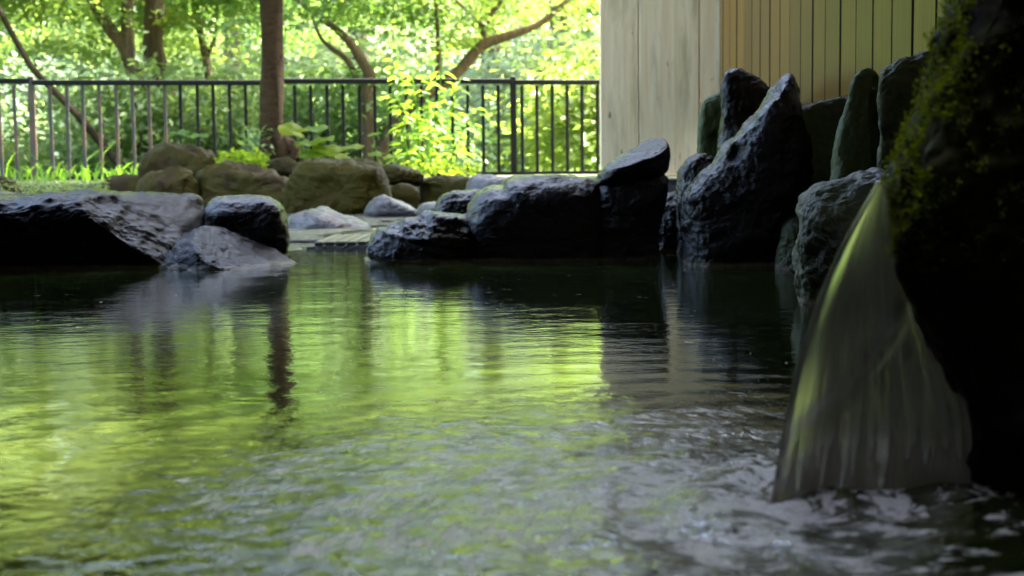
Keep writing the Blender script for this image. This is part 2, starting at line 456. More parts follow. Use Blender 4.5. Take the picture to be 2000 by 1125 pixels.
def fall_mat():
    m, nt, N, L, b = new_mat('falling_water')
    at = N.new('ShaderNodeAttribute'); at.attribute_name = 'var'
    b.inputs['Base Color'].default_value = (0.92, 0.88, 0.80, 1)
    b.inputs['Roughness'].default_value = 0.22
    b.inputs['IOR'].default_value = 1.33
    b.inputs['Transmission Weight'].default_value = 1.0
    geo = N.new('ShaderNodeNewGeometry')
    sx = N.new('ShaderNodeSeparateXYZ'); L.new(geo.outputs['Position'], sx.inputs[0])
    mu = N.new('ShaderNodeMath'); mu.operation = 'MULTIPLY'; mu.inputs[1].default_value = 21.0; L.new(at.outputs['Fac'], mu.inputs[0])
    mz = N.new('ShaderNodeMath'); mz.operation = 'MULTIPLY'; mz.inputs[1].default_value = 5.0; L.new(sx.outputs[2], mz.inputs[0])
    cv = N.new('ShaderNodeCombineXYZ'); L.new(mu.outputs[0], cv.inputs[0]); L.new(mz.outputs[0], cv.inputs[1])
    n = noise(N, L, cv.outputs[0], 1, 6, 0.62, 0.4)
    bp = N.new('ShaderNodeBump'); bp.inputs['Strength'].default_value = 0.4; bp.inputs['Distance'].default_value = 0.004
    L.new(n.outputs[0], bp.inputs['Height']); L.new(bp.outputs[0], b.inputs['Normal'])
    air = N.new('ShaderNodeBsdfTranslucent'); air.inputs[0].default_value = (0.34, 0.29, 0.235, 1)
    df = N.new('ShaderNodeBsdfDiffuse'); df.inputs[0].default_value = (0.34, 0.29, 0.235, 1)
    m0 = N.new('ShaderNodeMixShader'); m0.inputs[0].default_value = 0.5
    L.new(air.outputs[0], m0.inputs[1]); L.new(df.outputs[0], m0.inputs[2])
    lo = N.new('ShaderNodeMapRange'); L.new(sx.outputs[2], lo.inputs[0]); lo.inputs[1].default_value = 0.0; lo.inputs[2].default_value = 0.08; lo.inputs[3].default_value = 0.28; lo.inputs[4].default_value = 0.0
    la = N.new('ShaderNodeMath'); la.operation = 'ADD'; L.new(n.outputs[0], la.inputs[0]); L.new(lo.outputs[0], la.inputs[1])
    rp = ramp(N, 0.46, 0.76, (0.03,) * 3, (0.75,) * 3); L.new(la.outputs[0], rp.inputs[0])
    mx = N.new('ShaderNodeMixShader'); L.new(rp.outputs[0], mx.inputs[0]); L.new(b.outputs[0], mx.inputs[1]); L.new(m0.outputs[0], mx.inputs[2])
    L.new(mx.outputs[0], N['Material Output'].inputs[0])
    return m
M['fall'] = fall_mat()

# ------------------------------------------------------------------ terrain and pool
def ground_h(x, y):
    y = np.asarray(y, dtype=float); x = np.asarray(x, dtype=float)
    h = np.interp(y, [-400, 9.0, 9.5, 12.9, 16, 20, 24, 60, 120, 400], [-0.6, -0.6, 0.19, 0.21, -1.5, -1.9, -1.0, 4.0, 7.0, 12.0])
    p = np.stack([x * 0.12, y * 0.12, np.zeros_like(x)], -1).reshape(-1, 3)
    n = vnoise(p).reshape(x.shape)
    p2 = np.stack([x * 1.7, y * 1.7, np.zeros_like(x)], -1).reshape(-1, 3)
    n2 = vnoise(p2).reshape(x.shape)
    w = np.clip((y - 13) / 10, 0, 1)
    g = np.clip((y - 9.3) / 0.5, 0, 1)
    return h + n * w * 1.2 + n2 * 0.02 * g
def gh(x, y): return float(ground_h(np.array([x]), np.array([y]))[0])

ys = np.concatenate([np.linspace(-300, -10, 12), np.linspace(-8, 8.5, 12), np.linspace(8.8, 14, 60), np.linspace(14.4, 40, 60), np.linspace(42, 400, 50)])
xs = np.concatenate([np.linspace(-300, -32, 25), np.linspace(-30, 30, 150), np.linspace(32, 300, 25)])
gx, gy = np.meshgrid(xs, ys)
gz = ground_h(gx, gy)
V = np.stack([gx, gy, gz], -1).reshape(-1, 3)
nx, ny = len(xs), len(ys)
idx = np.arange(nx * ny).reshape(ny, nx)
Fq = np.stack([idx[:-1, :-1], idx[:-1, 1:], idx[1:, 1:], idx[1:, :-1]], -1).reshape(-1, 4)
tag(link('ground', np_mesh('ground', V, Fq, M['soil'])), kind='structure')

POOL = (-2.9, 0.95, -1.6, 4.95)
tag(box('pool_floor', POOL[0], POOL[1], POOL[2], POOL[3], -0.56, -0.5, M['pool_floor']), kind='structure')

# water sheet: real low waves, rows closer together near the camera
ny_w, nx_w = 460, 520
ty = np.linspace(0, 1, ny_w) ** 1.6
wy = 0.5 + ty * (4.92 - 0.5)
wy = np.concatenate([np.linspace(-1.58, 0.48, 14), wy])
wx = np.linspace(-2.88, 0.93, nx_w)
gx, gy = np.meshgrid(wx, wy)
d = np.hypot(gx - FALL.x, gy - FALL.y)
p = np.stack([gx * 5, gy * 7, np.zeros_like(gx)], -1).reshape(-1, 3)
amp = 0.0004 + 0.0045 * np.exp(-(d / 0.33) ** 2)
wz = fbm(p, 3).reshape(gx.shape) * amp + 0.0035 * np.sin(d * 62 + 2 * vnoise(p * 0.6).reshape(gx.shape)) * np.exp(-d / 0.28)
# churned ridge where the fall strikes the pool
bl, br = P(1503, 985, 1.168), P(1900, 985, 1.235)
tt = np.clip((gx - bl.x) / (br.x - bl.x), 0, 1)
dl = np.hypot(gx - (bl.x + (br.x - bl.x) * tt), gy - (bl.y + (br.y - bl.y) * tt) + 0.012)
wz += np.exp(-(dl / 0.022) ** 2) * (0.002 + 0.005 * np.abs(fbm(np.stack([gx * 60, gy * 60, gx * 0], -1).reshape(-1, 3), 3).reshape(gx.shape)))
V = np.stack([gx, gy, wz], -1).reshape(-1, 3)
nyw = len(wy)
idx = np.arange(nx_w * nyw).reshape(nyw, nx_w)
Fq = np.stack([idx[:-1, :-1], idx[:-1, 1:], idx[1:, 1:], idx[1:, :-1]], -1).reshape(-1, 4)
tag(link('water', np_mesh('water', V, Fq, M['water'])), kind='structure')

# pool rim under water and stone deck that the spring flows over
deck = tag(box('deck', -4.2, 1.1, 4.95, 9.2, -0.3, -0.012, M['mortar']), kind='structure')
rs = np.random.RandomState(11)
cx = np.arange(-2.2, 1.05, 0.36); cy = np.arange(4.97, 9.1, 0.42)
jit = {}
for j in range(len(cy) + 1):
    for i in range(len(cx) + 1):
        jit[i, j] = (-2.2 + i * 0.36 + rs.uniform(-.12, .12) + (0.18 if j % 2 else 0), 4.99 + j * 0.40 + (rs.uniform(-.11, .11) if j else 0.0))
for j in range(len(cy)):
    for i in range(len(cx)):
        q = [np.array(jit[i, j]), np.array(jit[i + 1, j]), np.array(jit[i + 1, j + 1]), np.array(jit[i, j + 1])]
        if min(a[0] for a in q) < -2.6 or max(a[1] for a in q) > 9.3 or max(a[0] for a in q) > 1.08: continue
        c = sum(q) / 4
        poly = []
        for k in range(4):
            a, b2 = q[k], q[(k + 1) % 4]
            for t in (0.12, 0.5, 0.88):
                pt = a + (b2 - a) * t
                pt = c + (pt - c) * (0.955 + rs.uniform(-.02, .012))
                poly.append(pt)
        h = rs.uniform(0.0, 0.022)
        n = len(poly)
        tilt = rs.uniform(-.035, .035, 2)
        vs_ = [(a[0], a[1], -0.014) for a in poly]
        vs_ += [(*(c + (a - c) * 0.985), h - 0.004 + float(np.dot(tilt, a - c))) for a in poly]
        vs_ += [(*(c + (a - c) * 0.93), h + float(np.dot(tilt, a - c))) for a in poly]
        fs = [(k, (k + 1) % n, n + (k + 1) % n, n + k) for k in range(n)] + [(n + k, n + (k + 1) % n, 2 * n + (k + 1) % n, 2 * n + k) for k in range(n)] + [tuple(range(2 * n, 3 * n))]
        mesh_obj('paving_stone', vs_, fs, M['paving'], deck)

# ------------------------------------------------------------------ bath house: plank wall, pale board wall, roof
XW = 2670.0 / F
Y_CORNER = 2670.0 * 0.002463
ZB = P(1569, 202.6, 2670 / 569).z         # lower end of the planks
house = tag(empty('bath_house', (XW, 4.0, -0.5)), 'open timber bath house with varnished plank wall and pale weathered board end wall', 'building')
def hpart(name, x0, x1, y0, y1, z0, z1, mat, parent=house, bev=0.0):
    lo = Vector((XW, 4.0, -0.5))
    if parent is not house: lo = Vector((0, 0, 0)) if parent is None else lo
    v, f = box_vf(x0 - lo.x, x1 - lo.x, y0 - lo.y, y1 - lo.y, z0 - lo.z, z1 - lo.z, bev)
    return mesh_obj(name, v, f, mat, parent)
pw = hpart('plank_wall', XW + 0.022, XW + 0.10, -1.6, Y_CORNER, ZB, 2.748, M['dark_wood'])
pw['label'] = 'side wall of narrow upright varnished planks'
edges = [413,426,439,453,469,485,503,522,541,563,586,610,639,669,702,739,778.5,823]
yb = [2670 / e for e in edges]
w = 0.19
while yb[-1] > -1.4: yb.append(yb[-1] - w)
prev = Y_CORNER - 0.003
for k, y in enumerate(yb):
    hpart('plank', XW + rs.uniform(-0.0015, 0.0015), XW + 0.0215, y + 0.0045, prev - 0.0045, ZB - 0.004, 2.54, M['plank'], pw, bev=0.003)
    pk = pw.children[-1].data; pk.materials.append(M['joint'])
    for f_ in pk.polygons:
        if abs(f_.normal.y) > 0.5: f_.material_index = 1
    prev = y
hpart('sill', XW - 0.02, XW + 0.12, -1.6, Y_CORNER - 0.1, ZB - 0.05, ZB - 0.008, M['dark_wood'])
hpart('stone_base', XW + 0.01, XW + 0.2, -1.6, Y_CORNER - 0.1, -0.5, ZB - 0.053, M['wet_rock'])
# pale end wall
zb2 = P(1310, 343, Y_CORNER).z
xl = P(1173, 200, Y_CORNER).x; xj = P(1248, 150, Y_CORNER).x; xk = P(1366, 150, Y_CORNER).x; xc = P(1407, 150, Y_CORNER).x
bw = hpart('board_wall', xl + 0.004, XW + 0.2, Y_CORNER + 0.03, Y_CORNER + 0.12, zb2, 2.55, M['pale_wood'])
bw['label'] = 'end wall of wide pale weathered boards'
hpart('board', xl, xj - 0.0015, Y_CORNER, Y_CORNER + 0.028, zb2, 2.545, M['pale_wood'], bw, 0.003)
hpart('board', xj + 0.0015, xk - 0.0015, Y_CORNER, Y_CORNER + 0.028, zb2, 2.545, M['pale_wood'], bw, 0.003)
hpart('board', xk + 0.0015, xc + 0.03, Y_CORNER + 0.003, Y_CORNER + 0.029, zb2, 2.545, M['pale_wood'], bw, 0.003)
hpart('base_board', xl - 0.004, XW, Y_CORNER - 0.02, Y_CORNER + 0.12, zb2 - 0.016, zb2 - 0.004, M['pale_wood'], bw, 0.003)
hpart('plinth', xl - 0.002, XW, Y_CORNER - 0.012, Y_CORNER + 0.12, -0.1, zb2 - 0.019, M['pale_stone'])
# roof with rafters, rear wall, front post
RY = 5.6
# roof with an added unseen shaft that lets skylight down onto the foam
HX0, HX1, HY0, HY1, ZR = -0.34, 0.70, 0.55, 2.05, 2.75
def boxes(name, lst, mat, parent):
    vv, ff = [], []
    for bx_ in lst:
        v, f = box_vf(bx_[0] - XW, bx_[1] - XW, bx_[2] - 4.0, bx_[3] - 4.0, bx_[4] + 0.5, bx_[5] + 0.5)
        ff += [tuple(q + len(vv) for q in g) for g in f]; vv += v
    return mesh_obj(name, vv, ff, mat, parent)
roof = boxes('roof', [(-1.95, HX0, -2.3, RY, ZR, ZR + .12), (HX1, XW + .6, -2.3, RY, ZR, ZR + .12), (HX0, HX1, -2.3, HY0, ZR, ZR + .12), (HX0, HX1, HY1, RY, ZR, ZR + .12)], M['dark_wood'], house)
boxes('foam_light_shaft', [(HX0 - .05, HX0, HY0, HY1, ZR + .123, 4.0), (HX1, HX1 + .05, HY0, HY1, ZR + .123, 4.0), (HX0 - .05, HX1 + .05, HY0 - .05, HY0, ZR + .123, 4.0), (HX0 - .05, HX1 + .05, HY1, HY1 + .05, ZR + .123, 4.0)], M['dark_wood'], roof)
for x in (-1.8, -1.3, -0.8, -0.42, 0.8):
    hpart('rafter', x - 0.04, x + 0.04, -2.0, RY - 0.03, 2.645, 2.748, M['dark_wood'], roof)
hpart('beam', -1.93, XW + 0.3, RY - 0.35, RY - 0.2, 2.555, 2.643, M['dark_wood'])
hpart('beam', -1.93, XW + 0.3, -1.9, -1.75, 2.555, 2.643, M['dark_wood'])
hpart('post', -1.89, -1.75, 4.105, 4.24, -0.5, 2.748, M['dark_wood'])
hpart('light_blocking_wall', -1.85, -1.75, -1.64, 4.1, -0.5, 2.748, M['dark_wood'])  # unseen wall added to keep light from the left off the rock fronts
hpart('shade_block', 1.3, 5.0, 6.75, 11.2, -0.7, 6.0, M['pale_wood'])  # unseen wing and its roof, added to cast shade over deck and garden
hpart('shade_block_roof', 1.15, 5.3, 6.6, 11.35, 6.003, 6.2, M['dark_wood'])
hpart('rear_wall', -1.85, XW + 0.1, -1.75, -1.65, -0.5, 2.748, M['dark_wood'])

# ------------------------------------------------------------------ rocks
def chaikin(poly, it=2):
    p = np.array(poly, float)
    for _ in range(it):
        q = np.roll(p, -1, 0)
        p = np.stack([0.8 * p + 0.2 * q, 0.2 * p + 0.8 * q], 1).reshape(-1, 2)
    return p
def resample(p, n):
    q = np.vstack([p, p[:1]])
    s = np.concatenate([[0], np.cumsum(np.hypot(*(q[1:] - q[:-1]).T))])
    t = np.linspace(0, s[-1], n, endpoint=False)
    return np.stack([np.interp(t, s, q[:, 0]), np.interp(t, s, q[:, 1])], 1)

def rock(name, label, poly, Y, depth, mat, p=2.6, amp=0.02, freq=7.0, cuts=(), dents=(), center=None, seed=0, N=300, Mr=130, skew=0.0, strata=0.0, facet=0.0, cat='rock', group=None, facing=True, grit=1.0):
    df, db = depth
    pol = resample(chaikin(poly, 2), N)
    S = np.array([P(a, b, Y) for a, b in pol])
    if center is None:
        c2 = pol.mean(0)
    else: c2 = np.array(center, float)
    C = np.array(P(c2[0], c2[1], Y))
    dv = np.array([C[0], Y, 0.0]) if facing else np.array([0, 1.0, 0])
    dv /= np.linalg.norm(dv)
    th = np.linspace(-math.pi / 2, math.pi / 2, Mr + 1)
    s = np.maximum(np.cos(th), 0) ** (2 / p)
    t = np.sign(np.sin(th)) * np.abs(np.sin(th)) ** (2 / p)
    rings = []
    for k in range(1, Mr):
        D = df if t[k] < 0 else db
        rg = C + (S - C) * s[k] + dv * (t[k] * D)
        rg[:, 2] += skew * t[k] * D
        rings.append(rg)
    V = np.concatenate(rings + [np.array([C - dv * df + [0, 0, -skew * df], C + dv * db + [0, 0, skew * db]])])
    nr = Mr - 1
    idx = np.arange(nr * N).reshape(nr, N)
    i1 = np.roll(idx, -1, 1)
    q = np.stack([idx[:-1], i1[:-1], i1[1:], idx[1:]], -1).reshape(-1, 4)
    for cut in cuts:
        A, B_, C_ = [np.array(P(*c)) for c in cut[:3]]
        n = np.cross(B_ - A, C_ - A); n /= np.linalg.norm(n)
        if np.dot(n, C - A) > 0: n = -n
        soft = cut[3] if len(cut) > 3 else 0.05
        e = np.maximum((V - A) @ n, 0)
        V = V - np.outer(e * (1 - soft), n)
    me = np_mesh(name, V, q, mat)
    tri = []
    for k in range(N):
        tri.append((nr * N, (k + 1) % N, k)); tri.append((nr * N + 1, idx[-1, k], idx[-1, (k + 1) % N]))
    bm = bmesh.new(); bm.from_mesh(me)
    bm.verts.ensure_lookup_table()
    for a in tri:
        try: bm.faces.new([bm.verts[k] for k in a]).smooth = True
        except ValueError: pass
    bmesh.ops.recalc_face_normals(bm, faces=bm.faces[:])
    bm.normal_update()
    Nn = np.array([v.normal for v in bm.verts])
    sd = np.array([seed * 7.31, seed * 3.77, seed * 1.9])
    disp = amp * (0.75 * fbm(V * freq + sd, 3, 0.5) + 0.35 * (ridged(V * freq * 1.7 + sd, 4) - 1.0) * 0.8)
    disp += amp * 0.16 * fbm(V * freq * 7 + sd, 4, 0.65)
    if grit:
        rot = np.array([[0.86, -0.2, 0.46], [0.1, 1.0, 0.1], [-0.5, 0.1, 0.85]])
        gq = (V @ rot.T) * np.array([26, 26, 60]) + sd
        disp += grit * (0.0017 * (ridged(gq, 3) - 1.0) + 0.0009 * fbm(V * 75 + sd, 3, 0.6))
    if facet:
        g = V * freq * 0.8 + sd
        f1 = vnoise(g); f2 = vnoise(g * 1.9 + 9)
        disp += facet * (np.round(f1 * 3) / 3 * 0.7 + np.round(f2 * 3) / 3 * 0.3)
    if strata:
        zz = np.stack([V[:, 0] * 2.5, V[:, 1] * 2.5, V[:, 2] * 34 + V[:, 0] * 6], 1) + sd
        disp += strata * (np.abs(vnoise(zz)) * 2 - 0.6 + 0.5 * vnoise(zz * 2.3))
    V = V + Nn * disp[:, None]
    for (px, py, Yd, rad, dep) in dents:
        dc = np.array(P(px, py, Yd))
        e = np.linalg.norm(V - dc, axis=1)
        V = V + np.outer(dep * np.exp(-(e / rad) ** 2), dv)
    base = np.array([C[0], C[1] , V[:, 2].min()])
    bm.to_mesh(me); bm.free()
    me.vertices.foreach_set('co', np.ascontiguousarray(V - base, dtype=np.float32).ravel()); me.update()
    o = link(name, me, loc=base)
    tag(o, label, cat, group)
    return o

W, WM, GS = M['wet_rock'], M['wet_rock_moss'], M['green_slab']
EDGE = 'boulders round the pool edge'
# left bank
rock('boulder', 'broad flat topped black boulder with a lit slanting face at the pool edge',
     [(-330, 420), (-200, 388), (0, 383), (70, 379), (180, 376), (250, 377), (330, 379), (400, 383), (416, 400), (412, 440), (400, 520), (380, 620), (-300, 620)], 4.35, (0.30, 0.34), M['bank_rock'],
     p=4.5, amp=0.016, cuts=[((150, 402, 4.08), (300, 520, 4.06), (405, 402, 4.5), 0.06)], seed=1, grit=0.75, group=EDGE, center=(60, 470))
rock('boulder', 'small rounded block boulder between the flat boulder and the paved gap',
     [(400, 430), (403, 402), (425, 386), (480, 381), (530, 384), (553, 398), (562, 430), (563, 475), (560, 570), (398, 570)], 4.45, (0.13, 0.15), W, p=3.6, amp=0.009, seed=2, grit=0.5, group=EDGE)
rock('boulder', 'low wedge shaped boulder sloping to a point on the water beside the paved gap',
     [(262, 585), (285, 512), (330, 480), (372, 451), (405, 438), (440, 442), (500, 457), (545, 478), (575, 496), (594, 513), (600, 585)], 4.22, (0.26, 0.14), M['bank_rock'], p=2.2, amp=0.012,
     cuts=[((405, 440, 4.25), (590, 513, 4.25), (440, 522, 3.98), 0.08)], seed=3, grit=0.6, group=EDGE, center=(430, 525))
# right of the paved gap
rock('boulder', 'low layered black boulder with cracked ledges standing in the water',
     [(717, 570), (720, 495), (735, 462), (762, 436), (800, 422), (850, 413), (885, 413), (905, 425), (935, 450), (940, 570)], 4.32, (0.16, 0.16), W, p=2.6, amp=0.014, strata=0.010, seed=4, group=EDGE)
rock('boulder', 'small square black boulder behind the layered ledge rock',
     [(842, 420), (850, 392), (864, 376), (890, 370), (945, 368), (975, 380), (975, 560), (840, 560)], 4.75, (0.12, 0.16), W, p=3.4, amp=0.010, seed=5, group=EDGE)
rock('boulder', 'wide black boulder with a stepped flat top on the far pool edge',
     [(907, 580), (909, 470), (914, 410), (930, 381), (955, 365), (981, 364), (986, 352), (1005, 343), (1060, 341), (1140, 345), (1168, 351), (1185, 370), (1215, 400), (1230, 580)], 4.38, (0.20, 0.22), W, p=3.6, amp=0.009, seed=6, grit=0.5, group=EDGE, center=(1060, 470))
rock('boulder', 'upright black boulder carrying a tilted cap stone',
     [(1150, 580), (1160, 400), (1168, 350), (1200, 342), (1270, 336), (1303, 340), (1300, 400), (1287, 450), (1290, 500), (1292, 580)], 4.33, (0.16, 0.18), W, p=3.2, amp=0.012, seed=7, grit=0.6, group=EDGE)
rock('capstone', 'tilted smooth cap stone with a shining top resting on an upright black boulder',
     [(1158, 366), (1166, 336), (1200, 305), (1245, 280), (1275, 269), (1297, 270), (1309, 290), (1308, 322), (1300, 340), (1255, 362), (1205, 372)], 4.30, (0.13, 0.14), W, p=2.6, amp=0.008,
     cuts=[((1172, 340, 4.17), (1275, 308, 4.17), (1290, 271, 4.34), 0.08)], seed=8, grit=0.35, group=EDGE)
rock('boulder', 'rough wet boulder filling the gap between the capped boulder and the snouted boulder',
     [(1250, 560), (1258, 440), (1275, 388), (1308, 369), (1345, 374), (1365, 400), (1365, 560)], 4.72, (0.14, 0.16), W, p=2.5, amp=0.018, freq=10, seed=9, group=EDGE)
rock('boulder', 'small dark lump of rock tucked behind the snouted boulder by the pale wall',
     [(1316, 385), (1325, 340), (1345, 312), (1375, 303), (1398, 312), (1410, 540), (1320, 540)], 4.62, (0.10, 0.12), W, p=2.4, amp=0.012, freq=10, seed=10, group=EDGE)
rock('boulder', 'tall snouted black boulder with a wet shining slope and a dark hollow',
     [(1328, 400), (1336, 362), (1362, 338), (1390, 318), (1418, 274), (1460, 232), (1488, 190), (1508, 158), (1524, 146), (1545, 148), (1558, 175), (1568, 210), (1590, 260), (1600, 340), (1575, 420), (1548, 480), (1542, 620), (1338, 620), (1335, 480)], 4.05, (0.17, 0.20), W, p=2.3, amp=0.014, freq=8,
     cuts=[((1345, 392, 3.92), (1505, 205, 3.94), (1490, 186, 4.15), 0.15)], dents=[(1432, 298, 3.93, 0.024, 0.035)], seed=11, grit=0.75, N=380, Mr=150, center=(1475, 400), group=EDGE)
rock('boulder', 'dark low boulder wedged between the snouted boulder and the green flecked one',
     [(1500, 600), (1512, 520), (1525, 450), (1550, 425), (1600, 430), (1620, 600)], 3.85, (0.10, 0.12), WM, p=2.4, amp=0.012, seed=12, group=EDGE)
rock('boulder', 'rounded wet boulder flecked with green algae beside the water spout',
     [(1553, 680), (1549, 560), (1543, 490), (1550, 430), (1556, 395), (1575, 368), (1620, 352), (1680, 338), (1730, 332), (1800, 350), (1820, 680)], 2.95, (0.16, 0.18), WM, p=2.6, amp=0.016, freq=9, seed=13, grit=0.7, group=EDGE, center=(1670, 520))
# standing slabs against the wall
SL = 'standing slabs against the wall'
rock('standing_slab', 'low pale green slab leaning on the pale board wall',
     [(1354, 560), (1356, 340), (1360, 245), (1368, 200), (1388, 184), (1412, 176), (1440, 190), (1440, 560)], 5.05, (0.06, 0.08), GS, p=3, amp=0.008, seed=14, grit=0.4, group=SL)
rock('standing_slab', 'tall black pointed slab in front of the corner post',
     [(1400, 560), (1402, 330), (1406, 195), (1414, 142), (1440, 132), (1465, 139), (1500, 165), (1530, 210), (1530, 560)], 4.80, (0.09, 0.10), W, p=2.8, amp=0.011, freq=10, seed=15, grit=0.7, group=SL)
rock('standing_slab', 'squat green slab behind the snouted boulder',
     [(1536, 620), (1542, 400), (1556, 225), (1575, 206), (1610, 195), (1644, 189), (1662, 205), (1660, 620)], 4.02, (0.07, 0.09), GS, p=2.8, amp=0.011, freq=10, seed=16, grit=0.5, group=SL)
rock('standing_slab', 'tall pointed green slab with a black wet flank',
     [(1620, 640), (1624, 400), (1630, 250), (1655, 172), (1672, 140), (1697, 130), (1715, 142), (1728, 200), (1735, 640)], 3.66, (0.06, 0.08), GS, p=2.6, amp=0.009, freq=9, seed=17, grit=0.4, group=SL,
     cuts=[((1690, 180, 3.60), (1700, 320, 3.60), (1740, 250, 3.68), 0.1)])
rock('standing_slab', 'broad square topped slab of pitted green rock under the plank wall',
     [(1706, 660), (1707, 400), (1710, 220), (1716, 140), (1735, 124), (1790, 106), (1850, 98), (1890, 110), (1890, 660)], 3.26, (0.06, 0.08), rock_mat('pitted_green_slab', (0.015, 0.015, 0.012), (0.04, 0.04, 0.03), moss=(0.07, 0.09, 0.02), moss_amt=0.8, spec=0.3, r0=0.2, r1=0.4, moss_scale=6, bump=1.6), p=3.2, amp=0.012, freq=12, seed=18, group=SL)
# bank filling behind, so that no gap shows the pool under the slabs
rock('boulder', 'long dark bank of wet rock below the standing slabs',
     [(1420, 620), (1440, 380), (1520, 330), (1600, 330), (1700, 350), (1740, 420), (1740, 620)], 4.22, (0.12, 0.16), W, p=3, amp=0.015, seed=19, group=EDGE)
# mossy rock that the water pours from
spout = rock('spout_rock', 'towering dark mossy rock that the water pours from',
     [(1905, -420), (1880, -150), (1860, 0), (1832, 90), (1802, 170), (1786, 212), (1746, 272), (1720, 330), (1709, 385), (1714, 450), (1742, 522), (1792, 602), (1842, 692), (1880, 780), (1893, 900), (1900, 1300), (2900, 1300), (2900, -420)], 1.32, (0.16, 0.45), M['moss_rock'], p=3.0, amp=0.012, freq=14, seed=20, center=(2250, 450),
     cuts=[((1716, 385, 1.30), (1868, -40, 1.30), (1850, 330, 1.17), 0.15)])

# garden rocks
GR = 'rocks edging the garden bed'
G, OL = M['garden_rock'], M['olive_rock']
rock('rock', 'dark brown rock on top of the garden bed with a flat sloping back', [(262, 375), (272, 325), (300, 296), (335, 287), (385, 290), (420, 300), (432, 320), (430, 380)], 9.3, (0.18, 0.2), G, p=2.8, amp=0.03, seed=30, grit=0.6, facet=0.05, N=90, Mr=36, group=GR)
rock('rock', 'rounded brown rock in front of the flat sloping one', [(272, 400), (276, 365), (300, 340), (340, 329), (372, 333), (384, 360), (386, 400)], 8.75, (0.16, 0.16), G, p=2.6, amp=0.02, seed=31, grit=0.6, facet=0.05, N=90, Mr=36, group=GR)
rock('rock', 'small low dark rock at the grassy end of the garden bed', [(192, 395), (198, 350), (215, 341), (260, 342), (285, 352), (290, 395)], 9.1, (0.12, 0.14), G, p=2.6, amp=0.02, seed=32, grit=0.0, N=80, Mr=30, group=GR)
rock('rock', 'wide flat rock with a lit ledge in the garden bed below the yellow leaves', [(380, 420), (388, 345), (405, 326), (450, 321), (520, 328), (560, 345), (575, 420)], 8.9, (0.22, 0.2), G, p=3, amp=0.03, seed=33, grit=0.6, facet=0.05, N=100, Mr=40, group=GR)
rock('rock', 'largest olive boulder of the garden bed standing on the wet deck', [(556, 440), (562, 370), (575, 325), (600, 309), (660, 311), (720, 318), (745, 325), (756, 355), (762, 400), (740, 440)], 8.55, (0.24, 0.28), OL, p=3, amp=0.022, freq=5, seed=34, grit=0.6, facet=0.05, N=180, Mr=72, group=GR)
rock('rock', 'small pale rock at the foot of the cherry trunk', [(512, 345), (522, 318), (545, 309), (575, 312), (590, 330), (590, 345)], 9.3, (0.1, 0.1), G, p=2.6, amp=0.015, seed=35, grit=0.0, N=70, Mr=28, group=GR)
rock('rock', 'flat brown slab rock lying on a round one beside the olive boulder', [(738, 362), (742, 332), (770, 328), (815, 332), (823, 345), (820, 362)], 9.1, (0.15, 0.16), OL, p=3, amp=0.012, seed=36, grit=0.6, facet=0.05, N=80, Mr=30, group=GR)
rock('rock', 'round brown rock under a flat slab beside the olive boulder', [(735, 425), (752, 370), (775, 358), (805, 360), (822, 375), (822, 425)], 8.9, (0.13, 0.14), OL, p=2.5, amp=0.012, seed=37, grit=0.0, N=80, Mr=30, group=GR)
rock('rock', 'long olive kerb rock below the leafy shrub', [(815, 420), (820, 350), (840, 344), (900, 342), (932, 346), (945, 420)], 9.2, (0.16, 0.16), OL, p=3.4, amp=0.014, seed=38, grit=0.6, facet=0.05, N=80, Mr=30, group=GR)
rock('rock', 'pale grey rock behind the stepped black boulder', [(900, 420), (912, 358), (930, 343), (970, 340), (1020, 344), (1040, 420)], 7.3, (0.14, 0.16), M['pale_stone'], p=2.8, amp=0.016, seed=39, grit=1.0, facet=0.014, N=90, Mr=34, group='loose stones on the deck')
rock('rock', 'pale grey rock lying low in front of the railing beside the board wall', [(1020, 430), (1040, 358), (1075, 350), (1130, 350), (1190, 352), (1210, 430)], 7.6, (0.14, 0.16), M['pale_stone'], p=2.8, amp=0.016, seed=46, grit=1.0, facet=0.014, N=90, Mr=34, group='loose stones on the deck')
rock('rock', 'angular lilac grey stone lying on the wet deck by the olive boulder', [(710, 432), (716, 402), (730, 386), (748, 379), (775, 388), (805, 400), (822, 412), (820, 432)], 7.9, (0.12, 0.14), M['pale_stone'], p=3, amp=0.012, facet=0.012, seed=40, grit=1.0,  N=90, Mr=36, group='loose stones on the deck')
rock('rock', 'low flat mound of grey rock on the wet deck beside the rounded block boulder', [(545, 475), (560, 425), (590, 410), (625, 406), (660, 418), (690, 428), (730, 445), (735, 475)], 6.7, (0.2, 0.25), M['pale_stone'], p=2.2, amp=0.018, seed=41, grit=1.0, facet=0.014, N=100, Mr=36, group='loose stones on the deck')
rock('rock', 'thin flat grey stone on the deck behind the layered ledge rock', [(800, 425), (815, 400), (840, 391), (880, 392), (900, 400), (905, 425)], 7.6, (0.16, 0.18), M['pale_stone'], p=2.4, amp=0.010, seed=42, grit=1.0, facet=0.014, N=80, Mr=30, group='loose stones on the deck')
rock('rock', 'brown rock at the railing post end of the garden bed', [(-60, 395), (-40, 350), (0, 342), (25, 350), (42, 368), (45, 395)], 9.2, (0.16, 0.16), G, p=2.6, amp=0.02, seed=43, grit=0.0, N=80, Mr=30, group=GR)
rock('rock', 'pale flat stone just behind the broad flat topped boulder', [(-40, 400), (-20, 376), (10, 370), (40, 376), (60, 400)], 7.4, (0.12, 0.12), M['pale_stone'], p=2.4, amp=0.012, seed=44, grit=1.0, facet=0.014, N=70, Mr=28, group='loose stones on the deck')
rock('rock', 'low brown rock behind the broad flat topped boulder below the grass', [(45, 405), (70, 383), (130, 374), (200, 376), (250, 382), (280, 405)], 8.7, (0.2, 0.2), G, p=2.4, amp=0.018, seed=45, grit=0.0, N=80, Mr=30, group=GR)

